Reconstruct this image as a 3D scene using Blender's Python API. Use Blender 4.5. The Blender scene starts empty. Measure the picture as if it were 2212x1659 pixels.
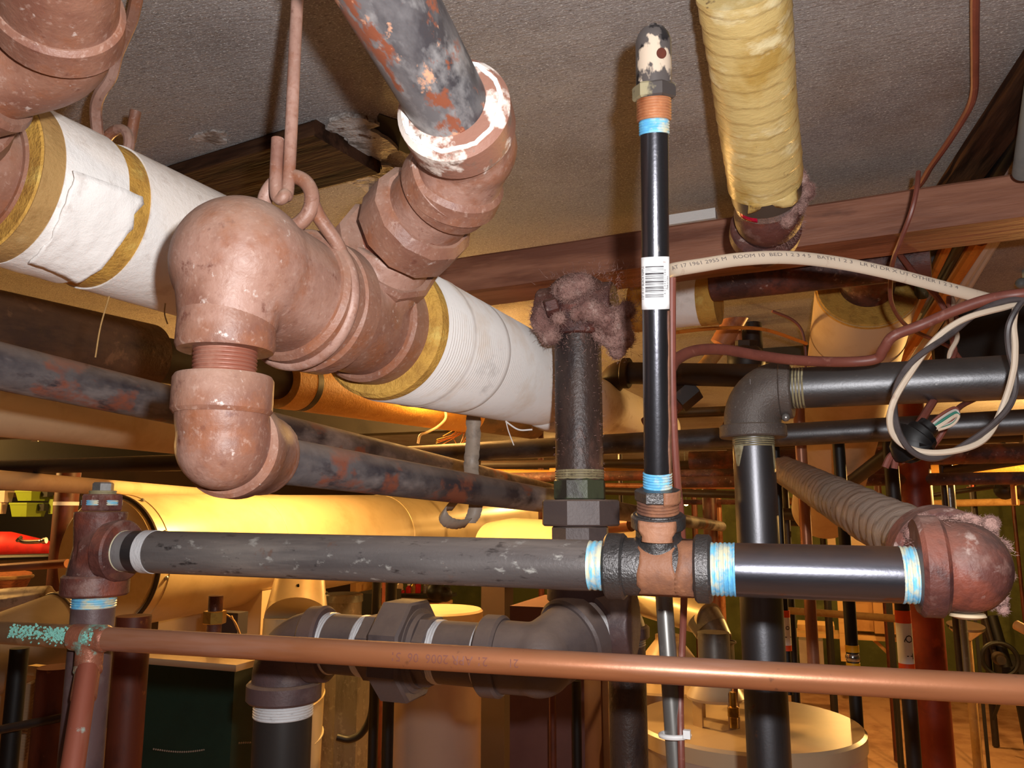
import bpy, math, random
from mathutils import Vector, Matrix, noise as mnoise
random.seed(7)
S = bpy.context.scene
COL = S.collection
# ------------------------------------------------------------------ camera, world, lights, exposure
F = 1700.0; W = 2212; HH = 1659; CX = W/2; CY = HH/2
CAMH = 1.75; PITCH = math.radians(9.2); CEIL = CAMH + 0.53
cp, sp = math.cos(PITCH), math.sin(PITCH)
CAM = Vector((0, 0, CAMH))
cam = bpy.data.cameras.new('camera'); camo = bpy.data.objects.new('camera', cam); COL.objects.link(camo)
cam.sensor_width = 36; cam.sensor_fit = 'HORIZONTAL'; cam.lens = F/W*36; cam.clip_start = .02
camo.location = CAM; camo.rotation_euler = (math.pi/2 + PITCH, 0, 0); S.camera = camo
wd = bpy.data.worlds.new('world'); S.world = wd; wd.use_nodes = True
wd.node_tree.nodes['Background'].inputs[0].default_value = (1, .7, .4, 1)
wd.node_tree.nodes['Background'].inputs[1].default_value = .02
S.view_settings.view_transform = 'Standard'; S.view_settings.look = 'None'
S.view_settings.exposure = 0.14; S.view_settings.gamma = 1; S.view_settings.use_curve_mapping = False

def P(px, py, z):
    x = (px-CX)/F*z; u = (CY-py)/F*z
    return CAM + Vector((x, z*cp-u*sp, z*sp+u*cp))
def lamp(name, loc, power, col, rad=.03):
    l = bpy.data.lights.new(name, 'POINT'); l.energy = power; l.color = col; l.shadow_soft_size = rad
    o = bpy.data.objects.new(name, l); COL.objects.link(o); o.location = loc; return o
WARM = (1, .55, .16)
lamp('camera_flash', CAM + Vector((.045, .0, .05)), 27.0, (1, .985, .985), .010)
L7 = P(800, 854, 2.75); lamp('bulb_or_fill_light', L7, 78, WARM, .04)  # second bulb, added as fill light for the duct
L1 = P(950, 812, 2.3)
lamp('bulb_or_fill_light', L1, 12, WARM, .04)
L2 = P(2480, 985, 3.4); lamp('bulb_or_fill_light', L2, 135, WARM, .04)
L3 = P(-350, 930, 2.9); lamp('bulb_or_fill_light', L3, 45, WARM, .04)
L4 = P(1250, 985, 6.2); lamp('bulb_or_fill_light', L4, 70, WARM, .05)
L6 = P(1800, 990, 6.6); lamp('bulb_or_fill_light', L6, 110, WARM, .05)  # added fill light for the right background and floor
L5 = P(500, 960, 5.2); lamp('bulb_or_fill_light', L5, 50, WARM, .05)

A_ROT = math.radians(20.5)
D = Vector((math.sin(A_ROT), math.cos(A_ROT), 0)); E = Vector((math.cos(A_ROT), -math.sin(A_ROT), 0)); V = Vector((0, 0, 1))
def PV(a): return a if isinstance(a, Vector) else P(*a)
def PHt(px, py, h):                        # point of the pixel's ray at height h above the camera
    d = P(px, py, 1) - CAM
    return CAM + d*(h/d.z)
def vz(x, y, py):                          # height at which the vertical line through (x, y) meets image row py
    k = (CY-py)/F
    return CAMH + y*(sp+k*cp)/(cp-k*sp)

# ------------------------------------------------------------------ materials
def lin(c):
    return tuple(((v/255)/12.92 if v/255 <= .04045 else ((v/255+.055)/1.055)**2.4) for v in c) + (1,)
MATS = {}
def M(name, base, spots=(), rough=.6, metal=0, bump=None, dust=None, rvar=0, emit=None, spec=.5):
    m = bpy.data.materials.new(name); m.use_nodes = True; nt = m.node_tree; N = nt.nodes; L = nt.links
    b = N['Principled BSDF']; b.inputs['Roughness'].default_value = rough; b.inputs['Metallic'].default_value = metal
    b.inputs['Specular IOR Level'].default_value = spec
    at = N.new('ShaderNodeAttribute'); at.attribute_name = 'pc'
    rgb = N.new('ShaderNodeRGB'); rgb.outputs[0].default_value = lin(base); cur = rgb.outputs[0]
    def nz(scale, st, det=5, off=0):
        vm = N.new('ShaderNodeVectorMath'); vm.operation = 'MULTIPLY_ADD'; L.new(at.outputs['Vector'], vm.inputs[0])
        vm.inputs[1].default_value = st; vm.inputs[2].default_value = (off, off*1.7, off*.6)
        n = N.new('ShaderNodeTexNoise'); n.inputs['Scale'].default_value = scale; n.inputs['Detail'].default_value = det
        n.inputs['Roughness'].default_value = .62; L.new(vm.outputs[0], n.inputs['Vector']); return n.outputs['Fac']
    def mr(src, a, c, lo=0, hi=1):
        r = N.new('ShaderNodeMapRange'); L.new(src, r.inputs[0]); r.inputs[1].default_value = a; r.inputs[2].default_value = c
        r.inputs[3].default_value = lo; r.inputs[4].default_value = hi; return r.outputs[0]
    def mix(f, a, c):
        x = N.new('ShaderNodeMix'); x.data_type = 'RGBA'
        if isinstance(f, float): x.inputs[0].default_value = f
        else: L.new(f, x.inputs[0])
        L.new(a, x.inputs[6])
        if isinstance(c, tuple): x.inputs[7].default_value = c
        else: L.new(c, x.inputs[7])
        return x.outputs[2]
    lastf = None
    for i, sptt in enumerate(spots):
        c, scale, th, soft = sptt[:4]; st = sptt[4] if len(sptt) > 4 else (1, 1, 1)
        amt = sptt[5] if len(sptt) > 5 else 1.0
        f = mr(nz(scale, st, 5, 3.1*i+hash(name) % 7*0+len(name)*.37), th, th+soft, 0, amt); lastf = f
        cur = mix(f, cur, lin(c))
    if dust:
        g = N.new('ShaderNodeNewGeometry'); sx = N.new('ShaderNodeSeparateXYZ'); L.new(g.outputs['Normal'], sx.inputs[0])
        f = mr(sx.outputs['Z'], dust[2] if len(dust) > 2 else .0, 1.0, 0, dust[1])
        mu = N.new('ShaderNodeMath'); mu.operation = 'MULTIPLY'; L.new(f, mu.inputs[0]); L.new(mr(nz(26, (1, 1, 1), 4, 9), .3, .6, .5, 1), mu.inputs[1])
        cur = mix(mu.outputs[0], cur, lin(dust[0])); df = mu.outputs[0]
        r = mr(df, 0, dust[1], rough, min(.95, rough+.35)); L.new(r, b.inputs['Roughness'])
    elif rvar and lastf is not None:
        L.new(mr(lastf, 0, 1, rough, rough+rvar), b.inputs['Roughness'])
    L.new(cur, b.inputs['Base Color'])
    if bump:
        prev = None
        for (sc, stn, dist, *rest) in bump:
            bn = N.new('ShaderNodeBump'); bn.inputs['Strength'].default_value = stn; bn.inputs['Distance'].default_value = dist
            L.new(nz(sc, rest[0] if rest else (1, 1, 1), 4, 5), bn.inputs['Height'])
            if prev: L.new(prev, bn.inputs['Normal'])
            prev = bn.outputs['Normal']
        L.new(prev, b.inputs['Normal'])
    if emit:
        b.inputs['Emission Color'].default_value = lin(emit[0]); b.inputs['Emission Strength'].default_value = emit[1]
    MATS[name] = m; return m
ST = (1, 1, .12)    # stretched along the pipe's axis
rust = M('rust', (142, 102, 84), [((120, 80, 66), 14, .43, .2), ((170, 134, 120), 8, .47, .2), ((140, 88, 62), 26, .52, .16), ((108, 66, 54), 50, .62, .08), ((118, 74, 58), 150, .55, .14, (1, 1, 1), .4), ((184, 156, 142), 200, .57, .12, (1, 1, 1), .4), ((196, 180, 172), 60, .66, .05)], .5, 0, [(240, .3, .0015), (34, .3, .003)], ((174, 148, 130), .8, .0))
mottle = M('sealant_mottle', (146, 104, 88), [((232, 222, 212), 30, .50, .08), ((128, 104, 92), 52, .58, .08)], .55, 0, [(240, .3, .0015)])
rust2 = M('rust_dark', (92, 52, 45), [((62, 34, 33), 18, .45, .12), ((122, 62, 46), 14, .54, .12), ((124, 92, 84), 22, .58, .1), ((168, 146, 138), 60, .63, .1)], .55, 0, [(200, .4, .002), (40, .5, .004)], ((140, 112, 98), .4))
thread_m = M('rusty_thread', (142, 84, 66), [((168, 122, 104), 30, .5, .2)], .5, .1, None, ((170, 134, 116), .5))
greypipe = M('grey_pipe', (98, 92, 92), [((58, 54, 60), 15, .44, .14, (1, 1, .6)), ((156, 146, 142), 12, .50, .16, (1, 1, .4)), ((134, 78, 60), 13, .57, .06, (1, 1, .6)), ((60, 54, 58), 40, .60, .1, (1, 1, .4))], .55, .0, [(120, .2, .002)], ((160, 138, 120), .8, .2))
spotpipe = M('spotted_pipe', (104, 102, 104), [((64, 62, 66), 24, .44, .16, (1, 1, .6)), ((152, 150, 150), 30, .50, .15, (1, 1, .6)), ((138, 80, 58), 46, .54, .06, (1, 1, .6)), ((214, 160, 128), 40, .60, .05, (1, 1, .7))], .4, .1, [(90, .2, .002)])
blackpipe = M('black_pipe', (112, 112, 116), [((84, 84, 88), 24, .48, .2, ST), ((150, 150, 150), 60, .66, .1, (1, 1, .3)), ((110, 80, 62), 30, .68, .06)], .40, .91, [(300, .12, .001)], None, .25)
blackdust = M('black_dusty', (112, 112, 114), [((86, 86, 88), 30, .48, .2, (1, 1, .4)), ((150, 148, 146), 150, .64, .1)], .42, .90, [(300, .2, .001)], ((126, 112, 98), .8, .25))
castblack = M('cast_black', (96, 94, 94), [((72, 70, 70), 22, .5, .2), ((150, 146, 144), 190, .63, .1)], .38, .78, [(420, .5, .002)])
streak = M('rust_streak', (138, 92, 66), [((104, 70, 56), 24, .47, .15), ((164, 116, 88), 18, .55, .15)], .6, 0, [(160, .4, .002)])
castgrey = M('cast_grey', (98, 88, 82), [((74, 66, 64), 16, .5, .2), ((140, 134, 130), 220, .62, .1)], .42, .1, [(380, .5, .002)], ((132, 118, 102), .6, .2))
ironrust = M('iron_rust', (70, 54, 48), [((46, 36, 36), 20, .45, .15, (1, 1, .4)), ((116, 82, 70), 14, .55, .12, (1, 1, .5)), ((150, 120, 108), 42, .64, .1, (1, 1, .4))], .42, .1, [(160, .4, .003)])
plum = M('plum_iron', (88, 68, 68), [((66, 52, 54), 18, .47, .2), ((112, 96, 92), 22, .55, .2)], .5, .1, [(260, .2, .002)], ((140, 112, 90), .85, .2))
uniongrey = M('union_grey', (92, 80, 78), [((76, 66, 66), 20, .5, .2)], .5, .1, [(260, .2, .002)], ((146, 124, 108), .8, .3))
ptfe = M('ptfe_tape', (206, 206, 208), [((150, 146, 146), 60, .6, .1, (1, 1, 6))], .4, 0, [(200, .4, .002, (1, 1, 4))])
bluetape = M('blue_dope', (92, 168, 212), [((206, 204, 176), 26, .5, .1), ((120, 196, 226), 60, .5, .1, (1, 1, 6)), ((150, 120, 90), 70, .66, .06)], .45, 0, [(120, .3, .002)])
cremedope = M('cream_dope', (198, 190, 158), [((120, 180, 196), 40, .56, .08, (1, 1, 4)), ((150, 130, 104), 70, .62, .08)], .5, 0, [(120, .3, .002)])
tandope = M('tan_dope', (150, 138, 104), [((90, 82, 66), 50, .56, .1, (1, 1, 4)), ((186, 176, 140), 30, .55, .1)], .55, 0, [(160, .4, .002)])
copper = M('copper', (164, 104, 68), [((136, 84, 54), 14, .46, .2, ST), ((172, 128, 110), 20, .54, .2, ST), ((96, 64, 50), 46, .66, .08)], .36, .35, [(200, .08, .001)], ((150, 112, 88), .4, .3))
patina = M('copper_patina', (146, 90, 68), [((104, 70, 56), 24, .47, .15), ((128, 180, 166), 34, .55, .08), ((150, 132, 112), 18, .6, .1)], .45, .3, [(150, .4, .003)])
verdigris = M('verdigris', (132, 196, 182), [((96, 150, 140), 60, .5, .12), ((150, 120, 96), 50, .62, .08)], .7, 0, [(200, .8, .004)])
paper = M('white_jacket', (236, 232, 228), [((204, 194, 184), 12, .56, .15), ((214, 206, 200), 40, .6, .1)], .75, 0, [(130, .35, .003, (1, 1, 1)), (900, .3, .001)])
ribbed = M('ribbed_jacket', (234, 230, 226), [((220, 206, 192), 7, .52, .12, (1, 1, 1)), ((190, 184, 180), 9, .62, .08, (1, 1, .6))], .7, 0, [(40, .2, .003)])
fibre = M('fibreglass', (196, 150, 66), [((168, 124, 52), 30, .48, .15), ((206, 178, 96), 18, .56, .12), ((110, 92, 60), 16, .64, .08)], .8, 0, [(220, .6, .004)])
kraft = M('kraft', (166, 130, 78), [((142, 106, 58), 20, .5, .2), ((182, 150, 100), 30, .56, .15)], .75, 0, [(160, .5, .003)])
brownjacket = M('brown_jacket', (92, 64, 44), [((62, 42, 32), 22, .46, .2, (1, 1, .3)), ((120, 86, 60), 30, .58, .1)], .7, 0, [(60, .4, .004)], ((128, 90, 58), .6))
goldjacket = M('gold_jacket', (206, 148, 66), [((186, 124, 48), 30, .5, .2, (1, 1, .4)), ((222, 176, 96), 60, .6, .1)], .6, 0, [(140, .4, .003)])
cream = M('cream_jacket', (204, 180, 146), [((188, 160, 124), 9, .5, .2)], .6, 0, [(300, .1, .001)])
wrap = M('yellow_wrap', (206, 180, 118), [((182, 148, 78), 12, .46, .15), ((228, 212, 164), 24, .54, .15, (1, 1, 2)), ((140, 100, 58), 14, .60, .08), ((96, 70, 50), 24, .66, .05)], .38, 0, [(60, .35, .004, (1, 1, 3))])
greywrap = M('grey_wrap', (150, 134, 122), [((126, 106, 92), 16, .48, .18, (1, 1, 2)), ((170, 150, 132), 26, .56, .15, (1, 1, 3))], .4, 0, [(90, .3, .003, (1, 1, 3))], ((158, 138, 124), .4))
concrete = M('ceiling_concrete', (158, 153, 152), [((136, 129, 127), 4, .46, .2), ((172, 165, 160), 7, .5, .25), ((112, 105, 102), 330, .55, .16, (.45, 1, 1)), ((214, 213, 212), 620, .555, .09, (.5, 1, 1)), ((116, 90, 66), 1.6, .6, .15, (1, 1, 1), .6)], .8, 0, [(260, .9, .004, (.3, 1, 1)), (700, .8, .002, (.5, 1, 1)), (26, .25, .012, (.3, 1, 1))], None, 0, None, .25)
plaster = M('plaster_patch', (182, 176, 172), [((130, 120, 112), 30, .5, .1), ((96, 70, 54), 26, .6, .05)], .8, 0, [(80, .8, .006)])
hole_m = M('dark_hole', (22, 14, 10), [], .9)
beamw = M('beam_wood', (156, 104, 80), [((116, 70, 52), 16, .46, .15, (.12, 1, 1)), ((176, 122, 96), 14, .53, .15, (.16, 1, 1)), ((150, 132, 120), 40, .66, .08, (.3, 1, 1)), ((76, 44, 36), 9, .62, .1, (.3, 1, 1))], .6, 0, [(70, .5, .004, (.1, 1, 1))])
plankw = M('plank_wood', (64, 42, 30), [((40, 26, 18), 30, .47, .12, (.08, 1, 1)), ((86, 60, 42), 20, .56, .1, (.1, 1, 1))], .9, 0, [(80, .5, .004, (.1, 1, 1))], None, 0, None, .08)
newwood = M('pine_board', (214, 172, 112), [((190, 142, 84), 14, .5, .2, (.1, 1, 1))], .6)
galv = M('galvanised', (150, 148, 144), [((126, 124, 122), 20, .5, .15, (1, 1, .3)), ((172, 170, 168), 40, .56, .12)], .32, .7, None)
ductm = M('duct_sheet', (222, 204, 166), [((206, 186, 144), 5, .5, .2), ((228, 212, 180), 9, .56, .2)], .34, .15, [(6, .1, .01)])
ductcap = M('duct_cap', (214, 188, 138), [((196, 168, 116), 9, .5, .2)], .55, .1)
darkm = M('dark_iron', (44, 34, 30), [((30, 24, 24), 20, .5, .2), ((80, 56, 40), 14, .6, .1)], .5, .1, None, ((96, 70, 48), .5))
blackm = M('black_paint', (16, 15, 15), [], .5)
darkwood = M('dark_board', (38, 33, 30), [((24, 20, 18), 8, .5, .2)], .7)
redcol = M('red_paint', (132, 46, 20), [((104, 34, 18), 8, .5, .2), ((160, 64, 28), 20, .6, .12)], .45, 0)
browncol = M('brown_paint', (96, 44, 28), [((66, 28, 20), 14, .47, .15, (1, 1, .5)), ((140, 84, 44), 30, .66, .06)], .5)
green = M('green_jacket', (24, 54, 44), [((18, 44, 36), 6, .5, .2)], .5)
heater = M('heater_enamel', (206, 182, 150), [((192, 166, 132), 4, .5, .25)], .35)
heaterpink = M('heater_side', (190, 172, 160), [((176, 156, 144), 4, .5, .25)], .4)
maroon = M('maroon_jacket', (112, 76, 72), [((100, 66, 64), 5, .5, .2)], .5)
floor_m = M('floor_paint', (196, 152, 116), [((150, 102, 70), 3, .48, .2), ((190, 146, 108), 7, .55, .2), ((120, 80, 56), 20, .66, .08)], .6)
wallg = M('green_wall', (92, 98, 50), [((72, 78, 38), 2, .48, .2), ((108, 112, 62), 5, .56, .15)], .8)
walld = M('dark_wall', (62, 44, 34), [((46, 32, 26), 2, .5, .2)], .85)
box_m = M('cardboard', (186, 140, 88), [((170, 122, 72), 6, .5, .2)], .75)
wire_b = M('brown_cable', (128, 72, 60), [((108, 58, 50), 20, .5, .2), ((160, 110, 96), 50, .62, .1)], .45)
wire_w = M('white_cable', (224, 206, 184), [((196, 166, 146), 30, .62, .1)], .45)
wire_k = M('black_cable', (84, 76, 76), [((50, 46, 48), 30, .5, .2)], .45)
wire_g = M('green_cable', (60, 130, 112), [], .4)
wire_o = M('orange_cable', (196, 120, 44), [((150, 84, 30), 30, .55, .2)], .5)
wire_gy = M('grey_cable', (196, 190, 182), [((120, 110, 104), 20, .5, .2, ST)], .5)
tape_k = M('black_tape', (18, 17, 18), [((50, 48, 50), 60, .62, .1)], .5)
tape_g = M('grey_tape', (160, 144, 128), [((104, 92, 82), 40, .5, .2), ((150, 136, 120), 50, .6, .1)], .5)
white_m = M('white_label', (236, 236, 236), [], .5)
ink = M('label_ink', (58, 54, 58), [], .6)
inkgrey = M('grey_print', (120, 110, 108), [], .6)
incised = M('incised_print', (120, 70, 56), [], .6)
orange_m = M('orange_tape', (232, 78, 14), [], .5)
yellow_m = M('yellow_paint', (226, 170, 20), [], .45)
brass = M('brass', (190, 150, 70), [((130, 96, 50), 20, .55, .15)], .3, .8)
redbag = M('red_canvas', (196, 16, 14), [((150, 10, 10), 9, .5, .2)], .65)
lime = M('lime_plastic', (124, 146, 40), [((100, 120, 30), 8, .5, .2)], .5)
chrome = M('chrome', (190, 188, 184), [], .15, .95)
wicker = M('wicker', (150, 84, 40), [((100, 52, 24), 60, .5, .15, (1, 1, 4))], .7)
lint_m = M('lint', (168, 132, 122), [((138, 100, 92), 34, .46, .15), ((190, 160, 150), 60, .58, .1), ((110, 76, 66), 26, .62, .08)], .95, 0, [(160, .8, .004), (500, .8, .002)])
olive = M('olive_paint', (76, 80, 60), [((60, 56, 48), 24, .48, .1), ((150, 146, 124), 40, .64, .06)], .45, .1, [(140, .3, .002)])
orangebrown = M('orange_rust', (176, 118, 82), [((140, 80, 48), 24, .5, .15), ((196, 136, 96), 40, .6, .1)], .4, .1)
ventm = M('vent_paint', (84, 78, 76), [((30, 28, 30), 26, .47, .03), ((198, 180, 160), 24, .545, .03, (1, 1, .7)), ((120, 70, 48), 34, .68, .04)], .28)
foil = M('foil', (196, 186, 184), [((150, 120, 116), 40, .5, .2)], .25, .8, [(120, .8, .004)])
pinkfoil = M('red_foil', (206, 20, 70), [], .2, .3)
bulbm = M('bulb_glow', (255, 220, 150), [], .3, 0, None, None, 0, ((255, 214, 140), 30))
kblue = M('blue_grey_paint', (128, 138, 140), [((100, 108, 112), 14, .5, .2)], .5)

# ------------------------------------------------------------------ geometry helpers
class MB:
    def __init__(s): s.v = []; s.f = []; s.pc = []
    def add(s, vs, fs, pc=None):
        o = len(s.v); s.v += [Vector(x) for x in vs]; s.f += [tuple(i+o for i in f) for f in fs]
        s.pc += [tuple(x) for x in (pc if pc is not None else vs)]
    def sweep(s, pts, rad, seg=24, cap=True, up=None, fn=None, flat=None, off=0.0, tw=0.0):
        pts = [Vector(p) for p in pts]; n = len(pts)
        if not isinstance(rad, (list, tuple)): rad = [rad]*n
        tang = []
        for i in range(n):
            a = i; b = i
            while b < n-1 and (pts[b]-pts[i]).length < 1e-6: b += 1
            while a > 0 and (pts[a]-pts[i]).length < 1e-6: a -= 1
            t = pts[b]-pts[a]
            tang.append(t.normalized() if t.length > 1e-9 else Vector((0, 0, 1)))
        t0 = tang[0]
        ref = Vector(up) if up is not None else (Vector((0, 0, 1)) if abs(t0.z) < .9 else Vector((0, -1, 0)))
        nrm = (ref - t0*ref.dot(t0)).normalized()
        vs = []; pc = []; L = off; prev = t0
        for i in range(n):
            t = tang[i]
            if i:
                L += (pts[i]-pts[i-1]).length
                ax = prev.cross(t)
                if ax.length > 1e-8: nrm = Matrix.Rotation(prev.angle(t), 3, ax.normalized()) @ nrm
            nrm = (nrm - t*nrm.dot(t)).normalized(); bn = t.cross(nrm); prev = t
            for k in range(seg):
                a = 2*math.pi*k/seg
                r = rad[i]*(fn(L, a) if fn else 1)
                cx, cy = math.cos(a+tw*L), math.sin(a+tw*L)
                if flat: vs.append(pts[i] + nrm*(cx*r*flat) + bn*(cy*r))
                else: vs.append(pts[i] + nrm*(cx*r) + bn*(cy*r))
                pc.append((math.cos(a)*r, math.sin(a)*r, L))
        fs = []
        for i in range(n-1):
            for k in range(seg):
                k2 = (k+1) % seg
                fs.append((i*seg+k, i*seg+k2, (i+1)*seg+k2, (i+1)*seg+k))
        if cap:
            fs.append(tuple(range(seg-1, -1, -1))); fs.append(tuple((n-1)*seg+k for k in range(seg)))
        s.add(vs, fs, pc); return s
    def lathe(s, A, B, prof, seg=28, cap=True, **k):           # prof: (metres from A towards B, radius)
        d = (B-A).normalized()
        return s.sweep([A+d*q for q, r in prof], [r for q, r in prof], seg, cap, **k)
    def box(s, c, ax, dims):                                    # ax: three axes
        vs = []; pc = []
        for i in (-1, 1):
            for j in (-1, 1):
                for k in (-1, 1):
                    l = (i*dims[0]/2, j*dims[1]/2, k*dims[2]/2); pc.append(l)
                    vs.append(c + ax[0]*l[0] + ax[1]*l[1] + ax[2]*l[2])
        s.add(vs, [(0, 1, 3, 2), (4, 6, 7, 5), (0, 4, 5, 1), (2, 3, 7, 6), (0, 2, 6, 4), (1, 5, 7, 3)], pc); return s
    def nut(s, A, B, r, sides=6, rot=0, ch=.0015, r_in=None):
        d = (B-A).normalized(); Lh = (B-A).length
        ref = Vector((0, 0, 1)) if abs(d.z) < .9 else Vector((0, -1, 0))
        n = (ref-d*ref.dot(d)).normalized(); n = Matrix.Rotation(rot, 3, d) @ n
        return s.sweep([A, A+d*ch, A+d*(Lh-ch), B], [r-ch, r, r, r-ch], sides, True, up=n)
    def torus(s, c, ax, R, r, seg=48, sub=12, a0=0, a1=2*math.pi, up=None):
        ax = ax.normalized(); ref = Vector(up) if up else (Vector((0, 0, 1)) if abs(ax.z) < .9 else Vector((1, 0, 0)))
        u = (ref-ax*ref.dot(ax)).normalized(); w = ax.cross(u)
        full = abs(a1-a0-2*math.pi) < 1e-4
        pts = [c + u*(R*math.cos(a0+(a1-a0)*i/seg)) + w*(R*math.sin(a0+(a1-a0)*i/seg)) for i in range(seg+1)]
        return s.sweep(pts, r, sub, not full, up=ax)
    def ball(s, c, r, seg=16, sq=1):
        n = seg//2; pts = []; rad = []
        for i in range(n+1):
            a = math.pi*i/n; pts.append(c+Vector((0, 0, -math.cos(a)*r*sq))); rad.append(max(1e-4, math.sin(a)*r))
        return s.sweep(pts, rad, seg, True)
def mesh(mb, name, mat, loc=Vector((0, 0, 0)), sharp=.6, smooth=True):
    me = bpy.data.meshes.new(name)
    me.from_pydata([v-loc for v in mb.v], [], mb.f)
    at = me.attributes.new('pc', 'FLOAT_VECTOR', 'POINT')
    at.data.foreach_set('vector', [q for p in mb.pc for q in p])
    if smooth: me.shade_smooth(); me.set_sharp_from_angle(angle=sharp)
    me.materials.append(mat); me.update(); return me
def setp(o, label=None, cat=None, group=None, kind=None):
    for k, v in (('label', label), ('category', cat), ('group', group), ('kind', kind)):
        if v: o[k] = v
    return o
def thing(name, label, cat, loc, group=None):
    o = bpy.data.objects.new(name, None); COL.objects.link(o); o.empty_display_size = .02
    o.location = loc; return setp(o, label, cat, group)
def part(name, mb, mat, root, label=None, kind=None, sharp=.6, base=None):
    loc = base if base is not None else WLOC(root)
    o = bpy.data.objects.new(name, mesh(mb, name, mat, loc, sharp)); COL.objects.link(o); o.parent = root
    return setp(o, label, None, None, kind)
def WLOC(o):
    v = Vector(o.location)
    while o.parent: o = o.parent; v += Vector(o.location)
    return v
def single(name, label, cat, mb, mat, group=None, kind=None, sharp=.6):
    c = sum(mb.v, Vector())/len(mb.v); c.z = min(v.z for v in mb.v)
    o = bpy.data.objects.new(name, mesh(mb, name, mat, c, sharp)); COL.objects.link(o); o.location = c
    return setp(o, label, cat, group, kind)
def cast(name, sweeps, mat, root=None, label=None, cat=None, voxel=.0022, it=6, group=None):
    mb = MB()
    for s in sweeps: mb.sweep(*s) if isinstance(s, tuple) else s(mb)
    tmp = bpy.data.objects.new('tmp', mesh(mb, 'tmp', mat)); COL.objects.link(tmp)
    m = tmp.modifiers.new('r', 'REMESH'); m.mode = 'VOXEL'; m.voxel_size = voxel
    m2 = tmp.modifiers.new('s', 'SMOOTH'); m2.iterations = it; m2.factor = .5
    dg = bpy.context.evaluated_depsgraph_get(); dg.update()
    me = bpy.data.meshes.new_from_object(tmp.evaluated_get(dg)); bpy.data.objects.remove(tmp)
    nv = len(me.vertices); co = [0.0]*(nv*3); me.vertices.foreach_get('co', co)
    if 'pc' in me.attributes: me.attributes.remove(me.attributes['pc'])
    at = me.attributes.new('pc', 'FLOAT_VECTOR', 'POINT'); at.data.foreach_set('vector', co)
    c = WLOC(root) if root else Vector([sum(co[i::3])/nv for i in range(3)])
    me.transform(Matrix.Translation(-c)); me.shade_smooth(); me.materials.clear(); me.materials.append(mat)
    me.name = name
    o = bpy.data.objects.new(name, me); COL.objects.link(o)
    if root: o.parent = root
    else: o.location = c
    return setp(o, label, cat, group)
def arc(C, d1, d2, l1, l2, R, n=10):           # path: C+d1*l1 -> rounded corner -> C+d2*l2
    d1 = d1.normalized(); d2 = d2.normalized()
    ang = math.pi - d1.angle(d2); tl = R*math.tan(ang/2)
    a = C+d1*tl; b = C+d2*tl; pts = []
    if l1 > tl+1e-4: pts.append(C+d1*l1)
    bis = (d1+d2).normalized(); O = C + bis*(R/math.cos(ang/2))
    va = a-O; vb = b-O; tot = va.angle(vb); ax = va.cross(vb).normalized()
    for i in range(n+1): pts.append(O + Matrix.Rotation(tot*i/n, 3, ax) @ va)
    if l2 > tl+1e-4: pts.append(C+d2*l2)
    return pts
def spl(pts, n=10):                             # Catmull-Rom through points
    pts = [PV(p) for p in pts]; q = [2*pts[0]-pts[1]] + pts + [2*pts[-1]-pts[-2]]; out = []
    for i in range(1, len(q)-2):
        a, b, c, d = q[i-1:i+3]
        for k in range(n):
            t = k/n
            out.append(.5*((2*b)+(c-a)*t+(2*a-5*b+4*c-d)*t*t+(3*b-a-3*c+d)*t**3))
    out.append(pts[-1]); return out
def collar_prof(l, r, rc, b=.0022):
    return [(0, r*.9), (0, rc-b), (b, rc), (l-b, rc), (l, rc-b), (l, r*.9)]
def threads(s0, s1, r, pitch=.0024, dep=.0011):
    out = []; n = max(2, int((s1-s0)/pitch))
    for i in range(n):
        a = s0+(s1-s0)*i/n; w = (s1-s0)/n
        out += [(a, r-dep), (a+w*.35, r), (a+w*.6, r), (a+w*.95, r-dep)]
    return out
def lerp(a, b, t): return a+(b-a)*t
def atx(A, B, px):                              # point of line AB (world) at image column px
    def col(p):
        q = p-CAM; z = q.y*cp+q.z*sp; return CX+F*q.x/z
    lo, hi = -3.0, 6.0
    a, b = A, B; za = (a-CAM).y*cp+(a-CAM).z*sp; zb = (b-CAM).y*cp+(b-CAM).z*sp
    xa, xb = (a-CAM).x, (b-CAM).x; k = (px-CX)/F     # xa+t*dx = k*(za+t*dz)
    t = (k*za-xa)/((xb-xa)-k*(zb-za)); return a+(b-a)*t
def pipe(name, label, cat, A, B, r, mat, seg=24, group=None, n=1):
    A = PV(A); B = PV(B); mb = MB(); mb.sweep([lerp(A, B, i/n) for i in range(n+1)], r, seg)
    return single(name, label, cat, mb, mat, group)
def vpole(name, label, cat, px, py, z, y0, y1, r, mat, seg=16, group=None):   # upright through the point seen at (px,py), between image rows y0 (top) and y1
    p = P(px, py, z); a = Vector((p.x, p.y, vz(p.x, p.y, y1))); b = Vector((p.x, p.y, vz(p.x, p.y, y0)))
    return pipe(name, label, cat, a, b, r, mat, seg, group)
def wire(name, label, cat, pts, r, mat, seg=8, n=10, group=None, **k):
    mb = MB(); mb.sweep(spl(pts, n), r, seg, True, **k); return single(name, label, cat, mb, mat, group)
def hang_to(p, z=None): return Vector((p.x, p.y, z if z is not None else CEIL))
_fontcache = {}
def text_polys(txt, size):
    cu = bpy.data.curves.new('t', 'FONT'); cu.body = txt; cu.size = size; cu.resolution_u = 2
    cu.align_x = 'CENTER'; cu.align_y = 'CENTER'
    o = bpy.data.objects.new('t', cu); COL.objects.link(o)
    dg = bpy.context.evaluated_depsgraph_get(); dg.update()
    me = bpy.data.meshes.new_from_object(o.evaluated_get(dg)); vs = [v.co.copy() for v in me.vertices]; fs = [tuple(p.vertices) for p in me.polygons]
    bpy.data.objects.remove(o); bpy.data.curves.remove(cu); bpy.data.meshes.remove(me); return vs, fs
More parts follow.
